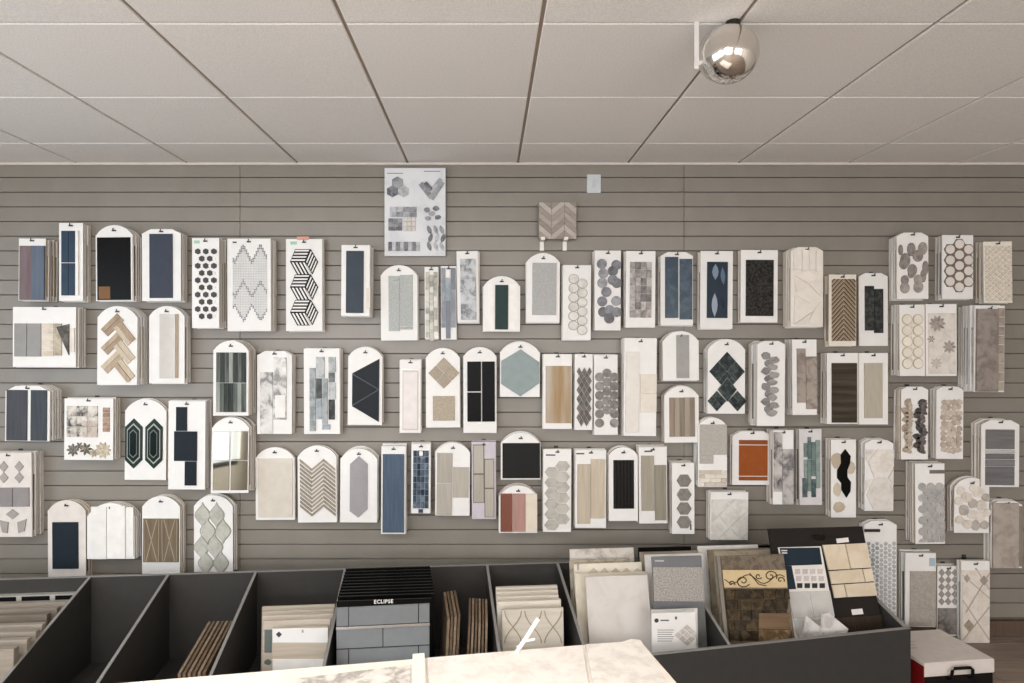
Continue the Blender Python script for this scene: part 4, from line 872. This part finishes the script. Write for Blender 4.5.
it += spiral(742.5, 581, 6.5, 1.4, 1, SCR) + spiral(770, 576, 6, 1.4, -1, SCR) + spiral(731, 583.5, 3.2, 1, -1, SCR) + spiral(758, 576, 3.2, 1, 1, SCR) + spiral(780, 580, 3.6, 1, -1, SCR) + sum([bar(724 + k * 4, 579 + 4.5 * math.sin(k * .8), 728 + k * 4, 579 + 4.5 * math.sin((k + 1) * .8), .9, SCR, .006, 'scroll') for k in range(15)], []) + bar(749, 573, 758, 584, 1, SCR, .006, 'scroll') + bar(758, 584, 766, 586, 1, SCR, .006, 'scroll')
random.seed(11)
for r_ in range(5):
    yy = 589 + r_ * 10.4; xx = 722.5 + r_ * 1.2
    while xx < 787:
        wd_ = random.uniform(8, 17); it += q(xx, yy, min(xx + wd_ - .5, 791), yy + 9.9, pick([DB, DB2, mat('m', '#33281c', '#5d4f3a', .35, 4)]), random.uniform(.004, .007)); xx += wd_
it += q(758, 613, 788, 629, mat('h', '#63503c', '#7b6650', .4), .010) + q(758, 629.6, 790, 641, mat('m', '#5b4732', '#a08a68', .35, 2), .010)
s.put(it)
Lean('slab_edge', 'narrow grey slab edge left of the brown scroll board', 'slab', 716.5, 720, 556, .41, .14, .014, mat('p', '#857d72', rough=.5))
# black tile display
s = Lean('tile_display_panel', 'large black display panel with cream travertine tiles and stickers', 'display panel', 768.5, 862.5, 527.5, .30, .20, .014, mat('p', '#26221f', rough=.45), zb=.1)
TR = mat('m', '#d8cab4', '#ccbca4', .5, .8); ST_ = mat('p', '#e3dedb', rough=.5)
it = pg([(822, 545), (844, 544), (849.5, 569), (828, 570)], TR) + pg([(845, 544), (866.5, 543), (872, 567.5), (850.3, 568.7)], TR) + pg([(828.2, 571.2), (861, 569), (864.2, 582), (831, 584)], TR) + pg([(862, 569), (872.3, 568.4), (875, 581), (865, 582)], TR) + pg([(831.2, 585), (843, 584.2), (846, 597), (834, 598)], TR) + pg([(843.8, 584.2), (875.3, 582.2), (878, 595.4), (846.8, 597)], TR)
it += pg([(836, 538.7), (848, 537.5), (849, 542), (837, 543.2)], ST_, .002, 'sticker') + pg([(851, 609.5), (862, 608.5), (863.4, 614), (852.4, 615)], ST_, .002, 'sticker')
it += pg([(836, 618), (884, 614.5), (886, 630), (838, 634)], mat('w', '#2f2620', '#3b3129', .4), .006) + pg([(811, 535), (818, 534), (824, 541), (815, 540)], mat('p', '#16130f', rough=.3), .003, 'logo') + disc(823, 537, 2.6, mat('p', '#16130f', rough=.3), .003)
s.put(it)
s2 = Lean('swatch_card', 'dark blue swatch card with white chart and grey tiles beside brown scroll board', 'sample card', 778.5, 821, 546.8, .336, .182, .008, mat('p', '#dcd8d2', rough=.45), zb=.1)
it = pg([(779.5, 548), (819, 546.5), (821.5, 564), (791, 566), (795.5, 588.6), (787, 589.5)], mat('p', '#25303b', rough=.3), .002, 'printed_panel')
it = pg([(779.5, 548), (819.5, 547.5), (822, 564.5), (783, 566)], mat('p', '#25303b', rough=.3), .002, 'printed_panel') + pg([(783, 566), (791.5, 565.8), (796, 589), (787.5, 589.5)], mat('p', '#25303b', rough=.3), .002, 'printed_panel')
it += q(781, 550, 787, 551.2, ST_, .003, 'printed_line') + q(781.5, 552.4, 787, 553.6, ST_, .003, 'printed_line')
for r_ in range(2):
    for c_ in range(4): it += q(795 + c_ * 7.5 + r_ * 1.2, 569 + r_ * 7, 800 + c_ * 7.5 + r_ * 1.2, 574 + r_ * 7, mat('p', '#c3b9b7', rough=.5), .003, 'swatch')
for c_ in range(4): it += q(797 + c_ * 7.5, 583.2, 802.2 + c_ * 7.5, 588, mat('p', '#34373b', rough=.4), .003, 'swatch')
it += pg([(787.5, 592), (808, 591.3), (813, 618), (793, 619)], LG, .005) + pg([(809, 591.3), (829.5, 590.5), (834.5, 616), (814, 617.5)], LG, .005) + pg([(793.5, 620), (834, 618), (837, 640), (798, 642)], LG, .005)
s2.put(it)
MW = mat('m', '#dedad6', '#b9b4b0', .35, 1.6)
for lab, pts, w_ in (('pointed white marble offcut left of its twin in the bin corner', [(800, 648), (806.5, 616), (825, 631), (821, 646)], .525), ('tilted white marble offcut against the dark tile display', [(820, 646), (823, 614), (829, 613), (848.5, 629), (843, 644)], .54)):
    cs = [Bw(*((lambda a: (a[0], w_, a[1]))(on_w(px_, py_, w_)))) for px_, py_ in pts]
    base = min(cs, key=lambda c: c.z).copy(); o = empty('marble_offcut', base, lab, 'tile')
    n = len(cs); off = Vector((-ST * .01, CT * .01, 0)); v = [tuple(c - base) for c in cs] + [tuple(c + off - base) for c in cs]
    mesh_obj('stone', v, [tuple(range(n)), tuple(range(n, 2 * n))[::-1]] + [(k, n + k, n + (k + 1) % n, (k + 1) % n) for k in range(n)], MW, o)

# ------------------------------------------------------------------ white table in the foreground with marble slabs
TZ = EYE - .80; TA = math.radians(9.6); TC = Vector((.405, 1.723, 0))
tbl = empty('display_table', (TC.x, TC.y, 0), 'cream-topped display table in the foreground holding marble slabs', 'table', rot=(0, 0, TA))
TW = mat('p', '#f0e8dc', rough=.45)
box('table_top', (-1.75, -.85, TZ - .03), (0, 0, TZ), TW, tbl, c=.003)
for x in (-1.70, -.05):
    for y_ in (-.80, -.05): box('leg', (x - .025, y_ - .025, 0), (x + .025, y_ + .025, TZ - .03), TW, tbl, c=.003)
box('apron', (-1.68, -.07, TZ - .11), (-.07, -.05, TZ - .03), TW, tbl)
def on_table(px, py, z):
    d = F * (EYE - z) / (py - VY); return Vector(((px - VX) * d / F, d, z))
def slab_on_table(name, label, pts, th, m, z=TZ):
    cs = [on_table(px_, py_, z) for px_, py_ in pts]
    base = Vector((sum(c.x for c in cs) / len(cs), sum(c.y for c in cs) / len(cs), z)); n = len(cs)
    lo_ = [tuple(c - base) for c in cs]; hi = [(a * .992, b * .992, th) for a, b, c in lo_]; mid = [(a, b, th - .002) for a, b, c in lo_]
    if area2([(a, b) for a, b, _ in lo_]) < 0: lo_, mid, hi = lo_[::-1], mid[::-1], hi[::-1]
    f = [tuple(range(n))[::-1]] + [(l * n + k, l * n + (k + 1) % n, (l + 1) * n + (k + 1) % n, (l + 1) * n + k) for l in range(2) for k in range(n)] + [tuple(range(2 * n, 3 * n))]
    o = mesh_obj(name, lo_ + mid + hi, f, m, None, None, base); tag(o, label, 'slab', 'slabs on the foreground table'); return o
TM = mat('m', '#ece6de', '#dad2c7', .35, 2.0); TM2 = mat('m', '#e5dfd7', '#a39b93', .35, 2.2)
slab_on_table('marble_slab', 'grey-veined marble slab left of the white strip on the foreground table', [(300, 681), (411, 667.5), (409.5, 760), (150, 760)], .008, TM2)
slab_on_table('divider_strip', 'raised white strip between two marble slabs on the foreground table', [(412.5, 660), (424.5, 659), (428, 760), (410.5, 760)], .016, mat('p', '#f2ece2', rough=.4))
slab_on_table('marble_slab', 'cream marble slab with faint ridges in the middle of the foreground table', [(427, 661), (583, 648), (600, 760), (431, 760)], .009, mat('m', '#ece5dd', '#dcd3c9', .35, 1.8))
slab_on_table('marble_slab', 'cream marble slab at the right corner of the foreground table', [(585.5, 648), (622, 645.5), (631, 642.5), (640.5, 643.5), (690, 720), (606, 760)], .010, TM)
pts = [on_table(517, 652, TZ + .012), on_table(522, 644, TZ + .022), on_table(528, 635, TZ + .04), on_table(533, 627, TZ + .055), on_table(538, 619, TZ + .07)]
v, f = tube_vf([p - pts[0] for p in pts], .0055, 6)
o = empty('plastic_strip', pts[0], 'small twisted white plastic strip on the far edge of the foreground table', 'scrap')
mesh_obj('strip', v, f, W1, o)
v, f = tube_vf([Vector((.0, 0, .012)), Vector((.02, .004, .026)), Vector((.045, .01, .028))], .003, 6); mesh_obj('loose_end', v, f, W1, o)

# ------------------------------------------------------------------ case on the floor
cs = empty('sample_case', (2.02, 2.995, 0), 'white-lidded black case with red side and black handle on the floor', 'case', rot=(0, 0, math.radians(7)))
LID = mat('p', '#dcd3cc', rough=.5)
box('case_body', (.004, .004, 0), (.358, .31, .07), mat('p', '#1a1817', rough=.4), cs, c=.004)
box('lid', (0, 0, .07), (.362, .314, .136), LID, cs, c=.003)
box('red_side', (-.003, .0, .0), (.0, .31, .12), mat('p', '#7d1a1c', rough=.45), cs)
v, f = tube_vf([(.12, -.002, .058), (.12, -.02, .07), (.123, -.024, .105), (.135, -.024, .115), (.215, -.024, .115), (.227, -.024, .105), (.23, -.02, .07), (.23, -.002, .058)], .007, 8)
mesh_obj('handle', v, f, mat('p', '#121111', rough=.35), cs)
for k in range(3): box('printed_line', (.03, .20 - k * .03, .1361), (.12 - .02 * k, .205 - k * .03, .1365), mat('p', '#a59c96', rough=.6), cs)

# ------------------------------------------------------------------ chrome spotlight under the ceiling
LD = 1.985
c = P(729, 54.5, LD); k_ = LD / F
lamp = empty('ceiling_spotlight', (c.x, c.y, CEIL), 'chrome bowl spotlight with white bracket hanging from the ceiling', 'spotlight')
CH = bpy.data.materials.new('chrome'); CH.use_nodes = True
b_ = CH.node_tree.nodes['Principled BSDF']; b_.inputs['Base Color'].default_value = (.80, .77, .73, 1); b_.inputs['Metallic'].default_value = 1; b_.inputs['Roughness'].default_value = .12
WB = mat('p', '#d3d0cc', rough=.4); DKM = mat('p', '#2c2825', rough=.3, metal=.5)
R0 = .087; prof = [(.0001, -.092)] + [(R0 * math.sin(a), -.092 * math.cos(a)) for a in [PI / 2 * i / 14 for i in range(1, 15)]] + [(R0 * .99, .03), (R0 * .95, .05), (R0 * .92, .05), (R0 * .96, .03), (R0 * .97, 0)] + [(R0 * .97 * math.sin(a), -.089 * math.cos(a)) for a in [PI / 2 * i / 10 for i in range(9, 0, -1)]]
v, f = lathe_vf(prof, 40)
sh = mesh_obj('shade', v, f, CH, lamp, None, (0, 0, c.z - CEIL))
sh.rotation_euler = (math.radians(-62), math.radians(14), math.radians(10))       # bowl back towards the viewer, mouth towards the wall
for p_ in sh.data.polygons: p_.use_smooth = True
bx = (696.5 - 729) * k_
vv, ff = cbox_vf((bx - .007, -.002, -.145), (bx + .007, .002, 0), .0008); mesh_obj('bracket', vv, ff, WB, lamp)
vv, ff = tube_vf([(bx, 0, -.135), (bx + .03, 0, -.115)], .006, 8); mesh_obj('pivot', vv, ff, WB, lamp)
vv, ff = lathe_vf([(.0001, -.03), (.02, -.03), (.022, -.02), (.022, 0), (.0001, 0)], 16); mesh_obj('ceiling_mount', vv, ff, DKM, lamp, None, (.012, .0, 0))
vv, ff = lathe_vf([(.0001, -.03), (.018, -.02), (.02, 0), (.0001, .005)], 16); mesh_obj('bulb', vv, ff, W1, lamp, None, (0, .01, c.z - CEIL + .0))
print('spare boards', SPARE[0])
